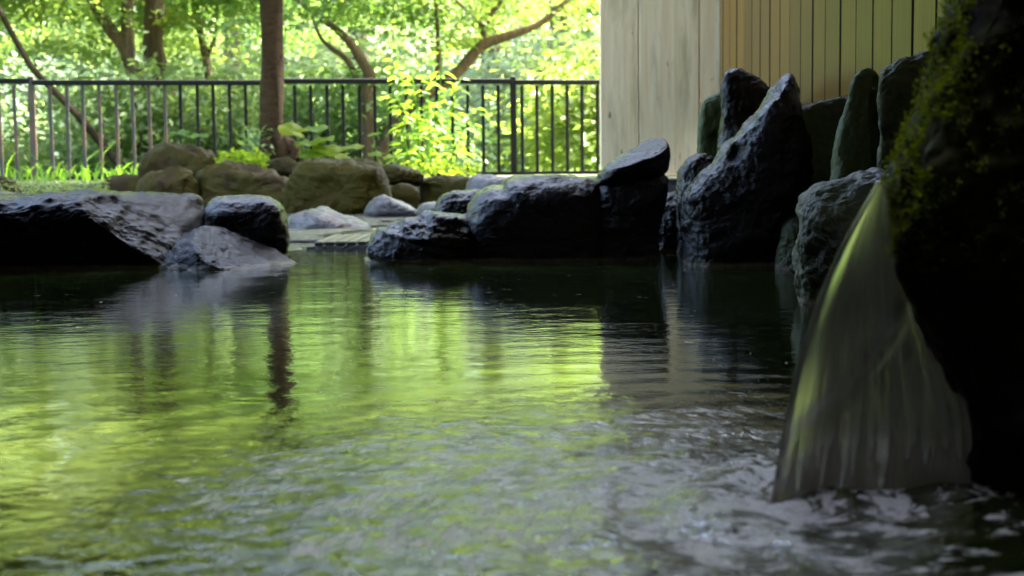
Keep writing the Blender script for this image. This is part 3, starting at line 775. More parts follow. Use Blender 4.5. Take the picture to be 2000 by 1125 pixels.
# ------------------------------------------------------------------ waterfall
Lp = [(1716, 356), (1688, 402), (1648, 470), (1604, 560), (1566, 670), (1540, 780), (1519, 890), (1503, 1000)]
Rp = [(1735, 366), (1750, 430), (1780, 520), (1830, 606), (1885, 696), (1925, 790), (1935, 890), (1930, 1000)]
def curve(pts, t):
    x = np.linspace(0, 1, len(pts)); a = np.array(pts, float)
    return np.stack([np.interp(t, x, a[:, 0]), np.interp(t, x, a[:, 1])], -1)
nu, nv = 60, 90
ks = np.array([1, 3, 5, 3, 1]) / 13.0
def smooth_curve(pts, n):
    t = np.linspace(0, 1, n)
    c = curve(pts, t)
    for _ in range(30):
        c[1:-1] = 0.25 * c[:-2] + 0.5 * c[1:-1] + 0.25 * c[2:]
    return c
LC, RC = smooth_curve(Lp, nv), smooth_curve(Rp, nv)
front, back = np.zeros((nv, nu, 3)), np.zeros((nv, nu, 3))
for i in range(nv):
    v = i / (nv - 1)
    for j in range(nu):
        u = j / (nu - 1)
        q = LC[i] * (1 - u) + RC[i] * u
        Yd = 1.185 - 0.02 * v + 0.10 * u * (1 - 0.3 * v) + 0.004 * math.sin(u * 14 + v * 3)
        pt = np.array(P(q[0], q[1], Yd))
        fold = math.exp(-((u - (0.75 - 1.7 * (v - 0.42))) / 0.075) ** 2) * max(0.0, 1 - ((v - 0.55) / 0.3) ** 2)
        th = 0.0012 + 0.0058 * math.exp(-(u / 0.085) ** 2) + 0.0042 * fold
        e = math.sqrt(max(0.0, min(1.0, u / 0.02, (1 - u) / 0.02)))
        front[i, j] = pt - np.array([0, th * e, 0]); back[i, j] = pt + np.array([0, th * e + 0.0002, 0])
V = np.concatenate([front.reshape(-1, 3), back.reshape(-1, 3)])
idx = np.arange(nu * nv).reshape(nv, nu); o2 = nu * nv
qf = np.stack([idx[:-1, :-1], idx[1:, :-1], idx[1:, 1:], idx[:-1, 1:]], -1).reshape(-1, 4)
qb = qf[:, ::-1] + o2
sl = np.stack([idx[:-1, 0], idx[:-1, 0] + o2, idx[1:, 0] + o2, idx[1:, 0]], -1)
sr = np.stack([idx[:-1, -1], idx[1:, -1], idx[1:, -1] + o2, idx[:-1, -1] + o2], -1)
st = np.stack([idx[0, :-1], idx[0, 1:], idx[0, 1:] + o2, idx[0, :-1] + o2], -1)
sb = np.stack([idx[-1, :-1], idx[-1, :-1] + o2, idx[-1, 1:] + o2, idx[-1, 1:]], -1)
base = np.array([FALL.x, FALL.y, 0.0])
tag(link('waterfall', np_mesh('waterfall', V - base, np.concatenate([qf, qb, sl, sr, st, sb]), M['fall'], attr=np.tile(np.tile(np.linspace(0, 1, nu), nv), 2)), loc=base), 'thin curved sheet of water pouring off the mossy rock', 'waterfall')

# ------------------------------------------------------------------ drain grate, fallen leaf
gr = tag(empty('drain_grate', (-0.58, 5.3, 0.0)), 'wooden slatted drain grate set in the wet deck at the pool edge', 'grate')
for k in range(6):
    x = -0.10 + k * 0.038
    box('slat', x - 0.0155, x + 0.0155, -0.29, 0.30, 0.010, 0.024, M['slat_wood'], gr, 0.003)
for y in (-0.22, 0.22):
    box('crossbar', -0.13, 0.12, y - 0.02, y + 0.02, -0.01, 0.0095, M['slat_wood'], gr, 0.002)

# ------------------------------------------------------------------ railing
fl, fr_ = P(65, 350, 11.2), P(1170, 337, 12.0)
fdir = Vector((fr_.x - fl.x, fr_.y - fl.y, 0)); flen = fdir.length; fdir.normalize()
fence = tag(empty('railing', (fl.x, fl.y, 0.2)), 'black metal railing with upright bars and a flat top rail in front of the wood', 'railing')
fence.rotation_euler.z = math.atan2(fdir.y, fdir.x)
def frail_x(px):      # distance along the railing of a photo column
    d = (P(px, 250, 1.0)); a = math.atan2(d.x, d.y)
    # intersect ray x = y tan(a) with the railing line
    t = math.tan(a)
    return (t * fl.y - fl.x) / (fdir.x - t * fdir.y)
ztop = P(300, 156, 11.35).z - 0.2; zbot = P(1090, 338, 11.95).z - 0.2
TOPS = [(-500, 62, 0.012), (66, 529, 0.0), (531, 1001, 0.012), (1005, 1240, 0.004)]
def fbox(name, x0, x1, hy, z0, z1, mat, bev=0.002, parent=fence): return box(name, x0, x1, -hy, hy, z0, z1, mat, parent, bev)
for a, b2, dz in TOPS:
    x0, x1 = frail_x(a), frail_x(b2)
    fbox('top_rail', x0, x1, 0.025, ztop - 0.042 + dz, ztop + dz, M['rail'], 0.005)
    fbox('bottom_rail', x0, x1, 0.014, zbot - 0.016, zbot + 0.016, M['rail'])
for k, px in enumerate((-430, 64, 530, 1003)):
    x = frail_x(px)
    fbox('post', x - 0.023, x + 0.023, 0.022, -0.04, ztop + 0.03, M['rusty_rail'] if k < 2 else M['rail'], 0.004)
bars = [30, 0, -32, -64, -96, 100, 132.6, 163.5, 196, 228.6, 260.6, 292.6, 323.5, 354, 387, 418, 450, 481, 512, 545, 577, 608, 640, 671, 703, 733, 763, 794, 824, 854, 884, 914, 944, 973.6, 1020, 1049, 1079, 1108, 1137, 1167, 1197]
for px in bars:
    x = frail_x(px)
    fbox('baluster', x - 0.013, x + 0.013, 0.012, zbot + 0.0165, ztop - 0.042, M['rusty_rail'] if px < 340 else M['rail'], 0.003)

# ------------------------------------------------------------------ trees
def tube(paths, seg=10):
    """list of [(point, radius), ...] -> verts, faces of tapered tubes in one mesh"""
    V, Fc = [], []
    for path in paths:
        pts = [Vector(a[0]) for a in path]; rad = [a[1] for a in path]
        # smooth
        P2, R2 = [], []
        n = len(pts)
        for i in range(n - 1):
            p0, p1, p2, p3 = pts[max(i - 1, 0)], pts[i], pts[i + 1], pts[min(i + 2, n - 1)]
            for t in (0, .25, .5, .75):
                P2.append(0.5 * ((2 * p1) + (p2 - p0) * t + (2 * p0 - 5 * p1 + 4 * p2 - p3) * t * t + (3 * p1 - p0 - 3 * p2 + p3) * t ** 3))
                R2.append(rad[i] * (1 - t) + rad[i + 1] * t)
        P2.append(pts[-1]); R2.append(rad[-1])
        o = len(V)
        for i, (c, r) in enumerate(zip(P2, R2)):
            d = (P2[min(i + 1, len(P2) - 1)] - P2[max(i - 1, 0)]).normalized()
            a = d.cross(Vector((0.3, 1, 0.1))).normalized(); b = d.cross(a)
            for k in range(seg):
                t = 2 * math.pi * k / seg
                rr = r * (1 + 0.10 * math.sin(3 * t + i * 0.7) + random.uniform(-.05, .05))
                V.append(c + a * math.cos(t) * rr + b * math.sin(t) * rr)
        m = len(P2)
        for i in range(m - 1):
            for k in range(seg):
                k2 = (k + 1) % seg
                Fc.append((o + i * seg + k, o + i * seg + k2, o + (i + 1) * seg + k2, o + (i + 1) * seg + k))
        Fc.append(tuple(o + k for k in range(seg))[::-1]); Fc.append(tuple(o + (m - 1) * seg + k for k in range(seg)))
    return V, Fc

TEMPL = {
    'leaf': (np.array([[0, 0, 0], [0.32, 0.45, 0.06], [0, 1, -0.05], [-0.32, 0.45, 0.06]]), np.array([[0, 1, 2], [0, 2, 3]])),
    'lance': (np.array([[0, 0, 0], [0.13, 0.3, 0.05], [0.11, 0.65, 0.0], [0, 1, -0.16], [-0.11, 0.65, 0.0], [-0.13, 0.3, 0.05], [0, 0.5, -0.01]]), np.array([[0, 1, 6], [1, 2, 6], [2, 3, 6], [3, 4, 6], [4, 5, 6], [5, 0, 6]])),
}
# five-lobed maple leaf
_a = []
for k, (ang, ln) in enumerate([(-110, .55), (-55, .85), (0, 1.0), (55, .85), (110, .55)]):
    _a.append((math.sin(R(ang)) * ln * .55, .35 + math.cos(R(ang)) * ln * .6, -0.06 * ln))
    if k < 4:
        an2 = ang + 27
        _a.append((math.sin(R(an2)) * .22, .35 + math.cos(R(an2)) * .22, 0.02))
_mv = np.array([[0, 0.05, 0]] + _a)
TEMPL['maple'] = (_mv, np.array([[0, k, k + 1] for k in range(1, len(_a))]))

def leaves(name, C, Dr, Up, S, mat, templ='leaf', var=None, rs=None):
    """C centres (n,3), Dr tip directions, Up leaf normals, S sizes"""
    tv, tf = TEMPL[templ]
    Dr = Dr / np.linalg.norm(Dr, axis=1, keepdims=True)
    X = np.cross(Dr, Up); X /= np.linalg.norm(X, axis=1, keepdims=True) + 1e-9
    Z = np.cross(X, Dr)
    V = C[:, None, :] + S[:, None, None] * (tv[None, :, 0:1] * X[:, None] + tv[None, :, 1:2] * Dr[:, None] + tv[None, :, 2:3] * Z[:, None])
    n, k = len(C), len(tv)
    Fc = (tf[None] + (np.arange(n) * k)[:, None, None]).reshape(-1, 3)
    var = np.repeat(var if var is not None else np.random.rand(n), k)
    return np_mesh(name, V.reshape(-1, 3), Fc, mat, smooth=False, attr=var)

def crown(name, seed, rad, n_spray, per, mat, size=(0.06, 0.10), templ='leaf', spray_r=(0.35, 0.75), flat=0.12, shell=0.5, bottom=-0.8):
    """leafy crown about the origin: flat sprays spread through an ellipsoid"""
    r = np.random.RandomState(seed)
    C, Dr, Up, S, Vr = [], [], [], [], []
    k = 0
    while k < n_spray:
        u = r.normal(size=3); u /= np.linalg.norm(u)
        if u[2] < bottom: continue
        q = (shell + (1 - shell) * r.rand()) * r.uniform(0.75, 1.08)
        c = u * q * np.array(rad)
        sr = r.uniform(*spray_r)
        a = r.rand(per) * 2 * np.pi; d = np.sqrt(r.rand(per)) * sr
        out = np.array([u[0], u[1], 0]) * 0.5
        ell = r.uniform(0.45, 1.0); rot = math.atan2(u[1], u[0])
        lx, ly = d * np.cos(a), d * np.sin(a) * ell
        x = lx * math.cos(rot) - ly * math.sin(rot); y = lx * math.sin(rot) + ly * math.cos(rot)
        z = r.normal(size=per) * flat * sr - 0.28 * d * d / sr - (x * u[0] + y * u[1]) * 0.15
        C.append(np.stack([x, y, z], 1) + c)
        dr = np.stack([x, y, np.zeros(per)], 1) / sr + out + r.normal(size=(per, 3)) * 0.6
        dr[:, 2] = dr[:, 2] * 0.5 - 0.35
        Dr.append(dr)
        Up.append(np.array([0, 0, 1.0]) + r.normal(size=(per, 3)) * 0.45)
        S.append(r.uniform(size[0], size[1], per))
        Vr.append(np.clip(r.rand() * 0.6 + r.rand(per) * 0.4, 0, 1))
        k += 1
    return leaves(name, np.concatenate(C), np.concatenate(Dr), np.concatenate(Up), np.concatenate(S), mat, templ, np.concatenate(Vr))

def px_path(pts, Y0, widths, Y1=None):
    """photo pixels + pixel widths -> tube path at depth Y0..Y1"""
    out = []
    n = len(pts)
    for i, (a, w_) in enumerate(zip(pts, np.interp(np.linspace(0, 1, n), np.linspace(0, 1, len(widths)), widths))):
        Y = Y0 + ((Y1 - Y0) * i / (n - 1) if Y1 else 0)
        out.append((P(a[0], a[1], Y), w_ / F * Y / 2))
    return out
def grounded(path, flare=1.3):
    p0, r0 = path[0]
    g = Vector((p0.x, p0.y, gh(p0.x, p0.y) - 0.05))
    if p0.z - g.z > 0.15: path = [(g, r0 * flare)] + path
    return path
def extend(path, n=3, step=0.6, seed=0, rise=0.75):
    r = random.Random(seed)
    p, rd = path[-1]
    d = (path[-1][0] - path[-2][0]).normalized()
    out = list(path)
    for k in range(n):
        d = (d + Vector((r.uniform(-.4, .4), r.uniform(-.3, .3), rise * 0.5))).normalized()
        p = p + d * step; rd *= 0.72
        out.append((p, rd))
    return out

def tree(name, label, paths, mat, crowns, cat='tree', group=None, seg=10):
    """paths[0] is the trunk; crowns: list of (mesh, centre, scale, rz)"""
    b0 = paths[0][0][0]
    root = tag(empty(name, b0), label, cat, group)
    V, Fc = tube([[(p - b0, r) for p, r in pa] for pa in paths], seg)
    mesh_obj('trunk', V, Fc, mat, root, smooth=True)
    for me, c, s, rz in crowns:
        link('crown', me, root, Vector(c) - b0, (0, 0, rz), (s, s, s))
    return root

M['cherry_leaf'] = leaf_mat('cherry_leaf', (0.022, 0.046, 0.010), (0.045, 0.080, 0.018), trans=0.35)
CD = [crown('crown', 150 + k, (1.35, 1.2, 0.75), 60, 130, M['cherry_leaf'], size=(0.08, 0.13)) for k in range(2)]
CR = [crown('crown', 100 + k, (1.9, 1.7, 1.1), 48, 120, M['maple'], templ='maple', size=(0.07, 0.11)) for k in range(4)]
HL = [crown('crown', 200 + k, (2.3, 2.3, 2.0), 70, 90, M['hill_leaf'] if k % 2 else M['cool_leaf'], size=(0.11, 0.19), spray_r=(0.5, 1.1), flat=0.25, shell=0.55) for k in range(4)]
CE = [crown('crown', 250 + k, (2.2, 2.2, 2.3), 110, 110, M['cedar_leaf'], size=(0.11, 0.19), spray_r=(0.5, 1.1), flat=0.25, shell=0.4) for k in range(2)]
BU = [crown('crown', 300 + k, (1.0, 0.9, 0.75), 70, 75, M['maple'] if k % 2 else M['hill_leaf'], size=(0.05, 0.10), spray_r=(0.2, 0.45), flat=0.3, shell=0.35, bottom=-0.5) for k in range(3)]
WOOD = 'trees of the wood beyond the railing'

# cherry in the garden bed
c_path = px_path([(536, 300), (533, 262), (531, 150), (530, 0), (531, -200), (528, -420)], 10.0, [58, 47, 45, 44, 42, 38])
c_path = [(Vector((c_path[0][0].x, 10.0, 0.12)), 0.14)] + c_path
top = c_path[-1][0]
limbs = [[(top - Vector((0, 0, .05)), .06), (top + Vector((-.5, .1, .5)), .05), (top + Vector((-1.1, .3, .9)), .03)],
         [(top - Vector((0, 0, .3)), .06), (top + Vector((.5, .3, .3)), .045), (top + Vector((1.6, -.9, .9)), .03)],
         [(top - Vector((0, 0, .02)), .07), (top + Vector((.05, .3, .8)), .05), (top + Vector((0, .5, 1.6)), .03)]]
ct = tree('cherry_tree', 'straight ringed brown cherry trunk standing among the garden bed rocks', [c_path] + limbs, M['cherry_bark'],
     [(CD[0], (-2.9, 10.2, 2.95), 1.0, 1.0), (CD[1], (-1.5, 10.1, 3.2), 1.0, 2.0), (CD[0], (-4.3, 10.6, 2.95), 1.0, 4.0), (CD[1], (-2.3, 9.3, 3.1), 1.0, 5.0), (CD[0], (-0.2, 10.4, 3.7), .8, 3.0), (CD[1], (-3.7, 9.4, 3.0), 1.0, 0.5)])
# knotted roots at its foot
rt = [[(P(548, 268, 9.9), .035), (P(560, 280, 9.84), .045), (P(572, 297, 9.82), .035), (P(584, 315, 9.8), .02)],
      [(P(541, 255, 9.92), .03), (P(552, 285, 9.82), .04), (P(556, 312, 9.78), .025)],
      [(P(522, 275, 9.92), .03), (P(510, 300, 9.82), .035), (P(502, 318, 9.8), .02)],
      [(P(565, 275, 9.86), .022), (P(578, 288, 9.8), .03), (P(570, 312, 9.76), .025)]]
b0 = c_path[0][0]
V, Fc = tube([[(p - b0, r) for p, r in pa] for pa in rt], 8)
mesh_obj('root', V, Fc, M['cherry_bark'], ct, smooth=True)

def mid(pts, Y, widths, n=3, seed=0): return extend(px_path(pts, Y, widths), n, 0.55, seed)
# forked maple
ma = grounded(mid([(722, 345), (722, 250), (717, 190), (722, 150), (705, 115), (682, 82), (655, 55), (600, 15)], 13.6, [30, 24, 18, 10], seed=1))
mb = mid([(726, 330), (752, 285), (772, 245), (805, 205), (880, 152), (905, 130), (945, 86), (1010, 65), (1060, 42), (1120, -10)], 13.6, [30, 26, 22, 22, 16, 8], seed=2)
mc = mid([(942, 90), (948, 52), (960, 25), (980, 0)], 13.6, [15, 8], seed=3)
md = mid([(947, 55), (918, 27), (880, -10)], 13.6, [9, 6], seed=4)
me_ = mid([(775, 240), (850, 150), (855, 75), (851, -20)], 13.8, [16, 9, 7], seed=5)
mf = mid([(700, 160), (680, 120), (645, 92), (620, 60)], 13.9, [14, 7], seed=6)
tree('maple_tree', 'forked maple with one limb sweeping over the leafy shrub', [ma, mb, mc, md, me_, mf], M['bark'],
     [(CR[0], P(620, -60, 13.9), 0.8, 0), (CR[1], P(900, -90, 13.8), 0.85, 1), (CR[2], P(1090, -10, 13.9), 0.7, 2.5), (CR[3], P(760, -150, 14.6), 0.9, 4)], group=WOOD)
ta = grounded(mid([(276, 335), (274, 260), (268, 165), (254, 112), (248, 50), (247, -60)], 14.0, [38, 32, 26, 26, 22], seed=7))
tb = mid([(264, 150), (240, 92), (215, 55), (180, 0), (150, -50)], 14.0, [26, 24, 20], seed=8)
tree('forest_tree', 'grey tree forking into a leaning limb behind the rusty railing bars', [ta, tb], M['bark'], [(CR[1], P(190, -110, 14.2), 0.9, 3), (CR[2], P(60, 20, 14.6), 0.75, 5), (CR[3], P(330, -60, 14.8), 0.8, 1.2)], group=WOOD)
ta = grounded(mid([(346, 330), (338, 232), (324, 182), (308, 120), (299, 62), (301, 0), (306, -60)], 14.6, [36, 34, 36, 40, 34], seed=9))
tb = mid([(312, 150), (288, 100), (292, 50), (300, 0)], 14.7, [20, 18, 16], seed=10)
tree('forest_tree', 'thick double stemmed grey tree behind the fuki leaf on the brown rock', [ta, tb], M['bark'], [(CR[3], P(400, -120, 15), 0.9, 0.8), (CR[0], P(270, 10, 16.0), 0.7, 2.2)], group=WOOD)
ta = grounded(mid([(430, 300), (414, 200), (404, 130), (393, 70), (380, 0), (370, -60)], 16.0, [18, 15, 13], seed=11))
tb = mid([(405, 110), (420, 70), (425, 20)], 16.0, [9, 6], seed=12)
tree('forest_tree', 'slender pale grey tree left of the cherry trunk', [ta, tb], M['bark'], [(CR[2], P(450, -20, 16.2), 0.8, 0.3)], group=WOOD)
ta = grounded(mid([(236, 330), (190, 270), (150, 224), (110, 182), (62, 132), (40, 95), (10, 40), (-12, 0)], 13.1, [16, 14, 12, 10], seed=13))
tree('sapling', 'thin dark sapling leaning steeply across the rusty railing bars', [ta], M['dark_bark'], [(CR[3], P(-60, -60, 13.3), 0.6, 1.9)], group=WOOD)

# the wood on the slope behind
MARKS = [(64, 'the rusty post'), (150, 'the leaning sapling'), (265, 'the forked grey tree'), (330, 'the double stemmed tree'), (410, 'the slender pale tree'), (531, 'the cherry trunk'), (722, 'the forked maple'), (840, 'the leafy shrub'), (1003, 'the black post'), (1172, 'the pale board wall')]
def between(x, y):
    px = 1000 + F * x / y
    if px <= MARKS[0][0]: return 'beyond ' + MARKS[0][1]
    if px >= MARKS[-1][0]: return 'behind ' + MARKS[-1][1]
    for (a, na), (b, nb) in zip(MARKS, MARKS[1:]):
        if a <= px <= b: return 'between %s and %s' % (na, nb)
rr = random.Random(5)
def plain_tree(x, y, h, crown_me, s, label, mat=M['bark'], name='forest_tree'):
    g = gh(x, y)
    tr = [(Vector((x, y, g - .1)), .16 * s), (Vector((x + rr.uniform(-.2, .2), y, g + h * .5)), .11 * s), (Vector((x + rr.uniform(-.4, .4), y, g + h)), .06 * s)]
    br = [[(tr[1][0], .07 * s), (tr[1][0] + Vector((sg * .8 * s, rr.uniform(-.4, .4), .8 * s)), .03)] for sg in (-1, 1)]
    return tree(name, label, [tr] + br, mat, [(crown_me, Vector((x, y, g + h)), s, rr.uniform(0, 6.28))], group=WOOD, seg=7)
k = 0
for row, (y0, n_, x0, x1) in enumerate([(20.5, 4, -9, 4), (23, 5, -11, 5), (27, 6, -14, 7), (33, 7, -18, 9), (41, 7, -23, 12), (52, 8, -30, 16)]):
    for i in range(n_):
        x = x0 + (x1 - x0) * (i + rr.uniform(.2, .8)) / n_
        y = y0 + rr.uniform(-1.2, 1.2) * (1 + row * .3)
        s = rr.uniform(.8, 1.15) * (0.8 + row * .13)
        lab = ['low light green tree', 'bushy green tree', 'tree half way up the slope', 'tree on the upper slope', 'far tree high on the slope', 'farthest small tree'][row] + ' ' + between(x, y)
        plain_tree(x, y, rr.uniform(1.6, 2.6) * (0.9 + row * .15), HL[(k * 7 + row) % 4], s, lab)
        k += 1
# taller trees rising over the rest
for i in range(9):
    x, y = -13 + 17 * (i + rr.uniform(.2, .8)) / 9, rr.uniform(23.5, 26.5)
    plain_tree(x, y, rr.uniform(7.0, 7.8), CE[i % 2] if i != 5 else HL[1], 1.35, 'tall slim high crowned tree ' + between(x, y))
# undergrowth
for i in range(26):
    x = -6.4 + 8.6 * (i + rr.uniform(.1, .9)) / 26; y = rr.uniform(13.8, 19.5); g = gh(x, y)
    s = rr.uniform(.75, 1.25)
    o = tag(empty('bush', (x, y, g)), 'leafy green bush in the dip ' + between(x, y), 'bush', 'bushes in the dip behind the railing')
    st = [[(Vector((0, 0, -.05)), .03), (Vector((rr.uniform(-.2, .2), 0, .5)), .02), (Vector((rr.uniform(-.4, .4), 0, 1.0)), .01)] for q in range(3)]
    V, Fc = tube(st, 6); mesh_obj('stem', V, Fc, M['dark_bark'], o, smooth=True)
    link('foliage', BU[i % 3], o, (0, 0, .75 * s + .25), (0, 0, rr.uniform(0, 6)), (s * 1.1, s * 1.1, s * 1.15))
# trees standing off to the left of the bath house
for i, (x, y) in enumerate([(-9.5, 8), (-9, 3.5), (-12, 5.5), (-8.5, 12.5), (7, 13), (9, 17)]):
    plain_tree(x, y, 2.2, HL[i % 4], 1.0, 'tree standing beside the bath house garden out beyond the railing end')

# ------------------------------------------------------------------ plants of the garden bed
def fuki(name, label, heads, foot, Y, group='butterbur plants in the garden bed'):
    """round butterbur leaves on stalks: heads (px, py, width px, tilt)"""
    f = P(foot[0], foot[1], Y)
    root = tag(empty(name, f), label, 'plant', group)
    r = random.Random(int(foot[0]))
    for (px, py, wd, tilt) in heads:
        c = P(px, py, Y + r.uniform(-.15, .15)) - f
        rad = wd / F * Y / 2
        n = 20
        vv, vr = [Vector((0, 0, -0.12 * rad))], []
        for rg in (0.5, 1.0):
            for k in range(n):
                a = 2 * math.pi * k / n
                q = rad * rg * (1 + 0.06 * math.sin(5 * a + px) + 0.04 * r.uniform(-1, 1) * rg)
                if k == 0: q *= 0.55
                vv.append(Vector((math.sin(a) * q, -math.cos(a) * q, 0.10 * rad * math.sin(4 * a) * rg - 0.10 * rad * rg * rg + 0.04 * rad)))
        rot = Matrix.Rotation(r.uniform(0, 6.28), 3, 'Z'); tl = Matrix.Rotation(R(tilt), 3, 'X') @ Matrix.Rotation(R(r.uniform(-14, 14)), 3, 'Y')
        vv = [tl @ (rot @ v) for v in vv]
        fc = [(0, 1 + k, 1 + (k + 1) % n) for k in range(n)] + [(1 + k, 1 + n + k, 1 + n + (k + 1) % n, 1 + (k + 1) % n) for k in range(n)]
        o = mesh_obj('leaf', vv, fc, M['young_leaf'], root, loc=c, smooth=True)
        a = o.data.attributes.new('var', 'FLOAT', 'POINT'); a.data.foreach_set('value', [r.random()] * len(vv))
        V, Fc = tube([[(Vector((0, 0, -.02)), .006), (Vector((c.x * .55, c.y * .5, c.z * .6)), .005), (c - Vector((0, 0, .008)), .004)]], 6)
        s_ = mesh_obj('stalk', V, Fc, M['young_leaf'], root, smooth=True)
fuki('butterbur', 'pair of round yellow green butterbur leaves above the flat sloping rock', [(352, 258, 44, 14), (386, 264, 42, 12), (292, 302, 20, 20)], (362, 300), 9.55)
fuki('butterbur', 'clump of broad yellow green butterbur leaves beside the cherry trunk', [(572, 252, 58, 26), (618, 250, 50, 16), (628, 272, 54, 14), (596, 278, 40, 18), (640, 290, 60, 20), (690, 286, 46, 12), (612, 300, 60, 24), (665, 303, 44, 18)], (605, 330), 9.5)
fuki('butterbur', 'small butterbur leaves in front of the forked maple', [(735, 300, 34, 16), (760, 306, 26, 20), (728, 262, 22, 14)], (742, 335), 9.9)

def leaf_clump(name, label, region, n, size, mat, cat, seed, templ='lance', kind=None, group=None):
    """small leaves scattered through a region (px0, px1, py0, py1, Y0, Y1)"""
    r = np.random.RandomState(seed)
    a0, a1, b0_, b1_, Y0, Y1 = region
    base = P((a0 + a1) / 2, b1_, (Y0 + Y1) / 2)
    C = np.array([P(r.uniform(a0, a1), r.uniform(b0_, b1_), r.uniform(Y0, Y1)) - base for _ in range(n)])
    D = r.normal(size=(n, 3)) * [1, 1, .5]; U = np.array([0, 0, 1]) + r.normal(size=(n, 3)) * .4
    o = link(name, leaves(name, C, D, U, r.uniform(*size, n), mat, templ), loc=base)
    return tag(o, label, cat, group, kind)
leaf_clump('ground_cover', 'low yellow green ground cover spilling over the wide flat garden rock', (428, 522, 296, 326, 8.95, 9.3), 420, (.02, .05), M['young_leaf'], 'ground cover', 5, 'leaf', 'stuff')
leaf_clump('ground_cover', 'small green weeds among the stones below the leafy shrub', (780, 940, 318, 345, 9.6, 10.8), 300, (.02, .05), M['young_leaf'], 'ground cover', 6, 'leaf', 'stuff')
leaf_clump('ground_cover', 'dark ferny weeds round the foot of the cherry trunk', (478, 530, 250, 312, 9.7, 10.2), 260, (.03, .08), M['hill_leaf'], 'ground cover', 7, 'lance', 'stuff')

leaf_clump('ground_cover', 'dark green weeds on the bank between the grass and the flat topped boulder', (-30, 215, 352, 384, 8.9, 9.5), 900, (.025, .06), M['hill_leaf'], 'ground cover', 8, 'lance', 'stuff')

# tall leafy shrub in front of the railing
def shrub(name, label, stems, Y, seed):
    r = np.random.RandomState(seed)
    f = P(830, 338, Y); f.z = gh(f.x, Y)
    root = tag(empty(name, f), label, 'shrub')
    paths, C, D, U, S = [], [], [], [], []
    for (bx, tx, ty, spread) in stems:
        a = Vector((P(bx, 338, Y).x, Y + r.uniform(-.25, .25), f.z)); b = P(tx, ty, a.y + r.uniform(-.2, .2))
        m_ = (a + b) / 2 + Vector((r.uniform(-.05, .05), 0, 0))
        paths.append([(a - f, .008), (m_ - f, .006), (b - f, .003)])
        L_ = (b - a).length
        for t in np.arange(0.12, 1.0, 0.036 / max(L_, .3)):
            c = a.lerp(m_, t * 2) if t < .5 else m_.lerp(b, t * 2 - 1)
            side = spread * (1.15 - 0.6 * t)
            for q in range(2):
                an = r.uniform(0, 6.28)
                dist = r.uniform(0, 1) * side * 0.9
                off = np.array([math.cos(an) * dist, math.sin(an) * dist * .8, dist * .25 + r.uniform(-.02, .02)])
                C.append(np.array(c - f) + off)
                D.append([math.cos(an), math.sin(an), r.uniform(-.5, .15)]); U.append(np.array([0, 0, 1.0]) + r.normal(size=3) * .35)
                S.append(r.uniform(.07, .13))
    V, Fc = tube(paths, 6); mesh_obj('stem', V, Fc, M['young_leaf'], root, smooth=True)
    link('foliage', leaves('foliage', np.array(C), np.array(D), np.array(U), np.array(S), M['shrub_leaf'], 'lance'), root)
    return root
shrub('leafy_shrub', 'tall bright green leafy shrub growing up against the railing', [(800, 775, 88, .10), (815, 800, 120, .13), (850, 868, 85, .12), (840, 835, 150, .14), (860, 900, 150, .14), (870, 925, 215, .14), (825, 770, 180, .14), (835, 850, 220, .16), (810, 790, 240, .14), (860, 890, 260, .14)], 10.9, 3)

# grass by the railing
r = np.random.RandomState(9)
n = 170
bx = r.uniform(-120, 300, n); Yg = r.uniform(9.9, 11.6, n)
V, Fc, vr = [], [], []
g0 = P(80, 350, 10.7); g0.z = 0.2
for k in range(n):
    b = P(bx[k], 350, Yg[k]); b.z = gh(b.x, b.y)
    h = r.uniform(.08, .22) * (2.4 if r.rand() < .07 else 1); dx, dy = r.normal(size=2) * .4 * h
    wd = r.uniform(.004, .008)
    o = len(V)
    for t, ww in ((0, 1), (.5, .9), (.8, .6), (1, .05)):
        c = b + Vector((dx * t * t, dy * t * t, h * (t - .25 * t * t)))
        V += [c - g0 + Vector((-wd * ww, 0, 0)), c - g0 + Vector((wd * ww, 0, 0))]
        vr += [r.rand()] * 2
    Fc += [(o + 2 * q, o + 2 * q + 1, o + 2 * q + 3, o + 2 * q + 2) for q in range(3)]
o = mesh_obj('grass', V, Fc, M['shrub_leaf'], loc=g0)
a = o.data.attributes.new('var', 'FLOAT', 'POINT'); a.data.foreach_set('value', vr)
tag(o, 'loose tufts of grass along the foot of the railing', 'grass', kind='stuff')

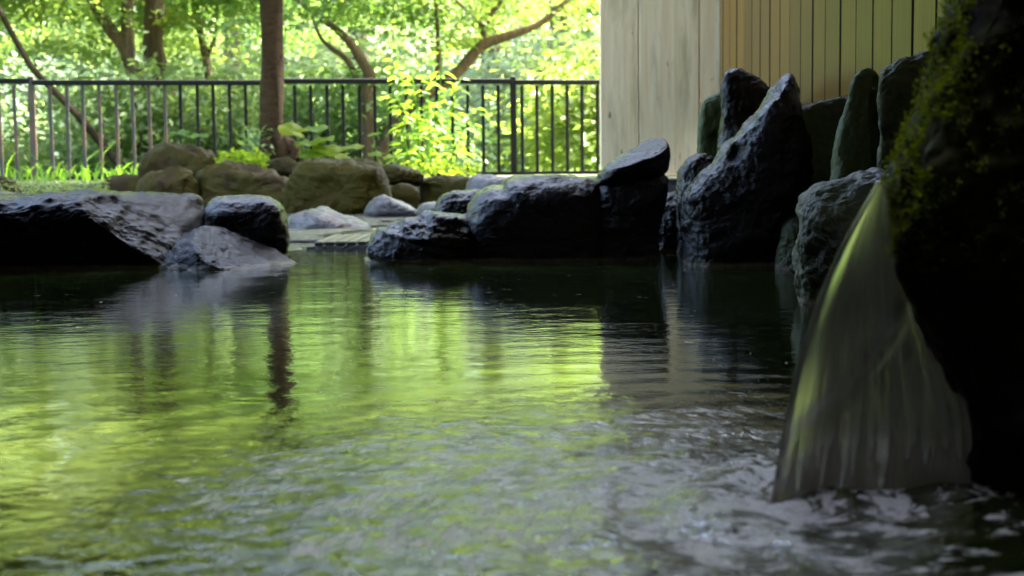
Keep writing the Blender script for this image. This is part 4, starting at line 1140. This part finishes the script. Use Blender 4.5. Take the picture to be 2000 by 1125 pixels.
# moss tufts on the lit edge of the spout rock
r = np.random.RandomState(33)
me = spout.data
nv_ = len(me.vertices)
co = np.empty(nv_ * 3, np.float32); me.vertices.foreach_get('co', co); co = co.reshape(-1, 3)
no = np.empty(nv_ * 3, np.float32); me.vertex_normals.foreach_get('vector', no); no = no.reshape(-1, 3)
wz_ = co[:, 2] + spout.location.z; wy_ = co[:, 1] + spout.location.y
patch = fbm(co * 16 + 5, 3)
sel = np.where((no[:, 0] < -0.25) & (wz_ > 0.18) & (wy_ < 1.42) & (wy_ > 1.12) & (patch > -0.25))[0]
sel = r.choice(sel, 11000)
C_ = co[sel] + r.normal(size=(len(sel), 3)) * 0.0025
D_ = no[sel] * 0.8 + r.normal(size=(len(sel), 3)) * 0.5 + np.array([0, 0, 0.25])
moss = link('moss', leaves('moss', C_, D_, r.normal(size=(len(sel), 3)), r.uniform(.0025, .0055, len(sel)), M['moss_leaf'], 'leaf', np.clip(r.rand(len(sel)), 0, 1)), spout)
moss['kind'] = 'stuff'

# yellow leaf on the layered rock edge
ym, nt, N_, L_, b_ = new_mat('yellow_leaf'); b_.inputs['Base Color'].default_value = (0.5, 0.33, 0.03, 1)
tv, tf = TEMPL['maple']
c = P(738, 441, 5.9); c.z = 0.022
o = mesh_obj('fallen_leaf', [(v[0] * .07, (v[1] - .4) * .07, v[2] * .05 + .008) for v in tv], [tuple(int(q) for q in f) for f in tf], ym, loc=c)
tag(o, 'single yellow fallen leaf on the wet deck', 'leaf')

# bubbles drifting out from the foot of the fall
bub, nt, N_, L_, b_ = new_mat('bubble'); b_.inputs['Base Color'].default_value = (0.9, 0.9, 0.9, 1); b_.inputs['Roughness'].default_value = 0.1
tr_ = N_.new('ShaderNodeBsdfTransparent'); mx_ = N_.new('ShaderNodeMixShader'); mx_.inputs[0].default_value = 0.3
L_.new(tr_.outputs[0], mx_.inputs[1]); L_.new(b_.outputs[0], mx_.inputs[2]); L_.new(mx_.outputs[0], N_['Material Output'].inputs[0])
r = np.random.RandomState(21)
V, Fc = [], []
for k in range(70):
    ang = r.uniform(0.35, 3.0); dist = 0.25 + abs(r.normal()) * 0.45
    x, y = 0.12 + math.cos(ang) * dist * 0.75, 1.2 + math.sin(ang) * dist * 1.2
    if x > 0.45: continue
    ra = r.uniform(.0008, .0022); o = len(V)
    for zz, q in ((0, 1), (.55, .83), (.9, .43)):
        for a in range(8):
            V.append((x + math.cos(a * .785) * ra * q, y + math.sin(a * .785) * ra * q, zz * ra * .8 + .0005))
    V.append((x, y, ra * .82))
    for lv in range(2):
        for a in range(8): Fc.append((o + lv * 8 + a, o + lv * 8 + (a + 1) % 8, o + lv * 8 + 8 + (a + 1) % 8, o + lv * 8 + 8 + a))
    for a in range(8): Fc.append((o + 16 + a, o + 16 + (a + 1) % 8, o + 24))
tag(mesh_obj('bubbles', V, Fc, bub, smooth=True), 'scattered small bubbles floating on the pool near the fall', 'bubbles', kind='stuff')
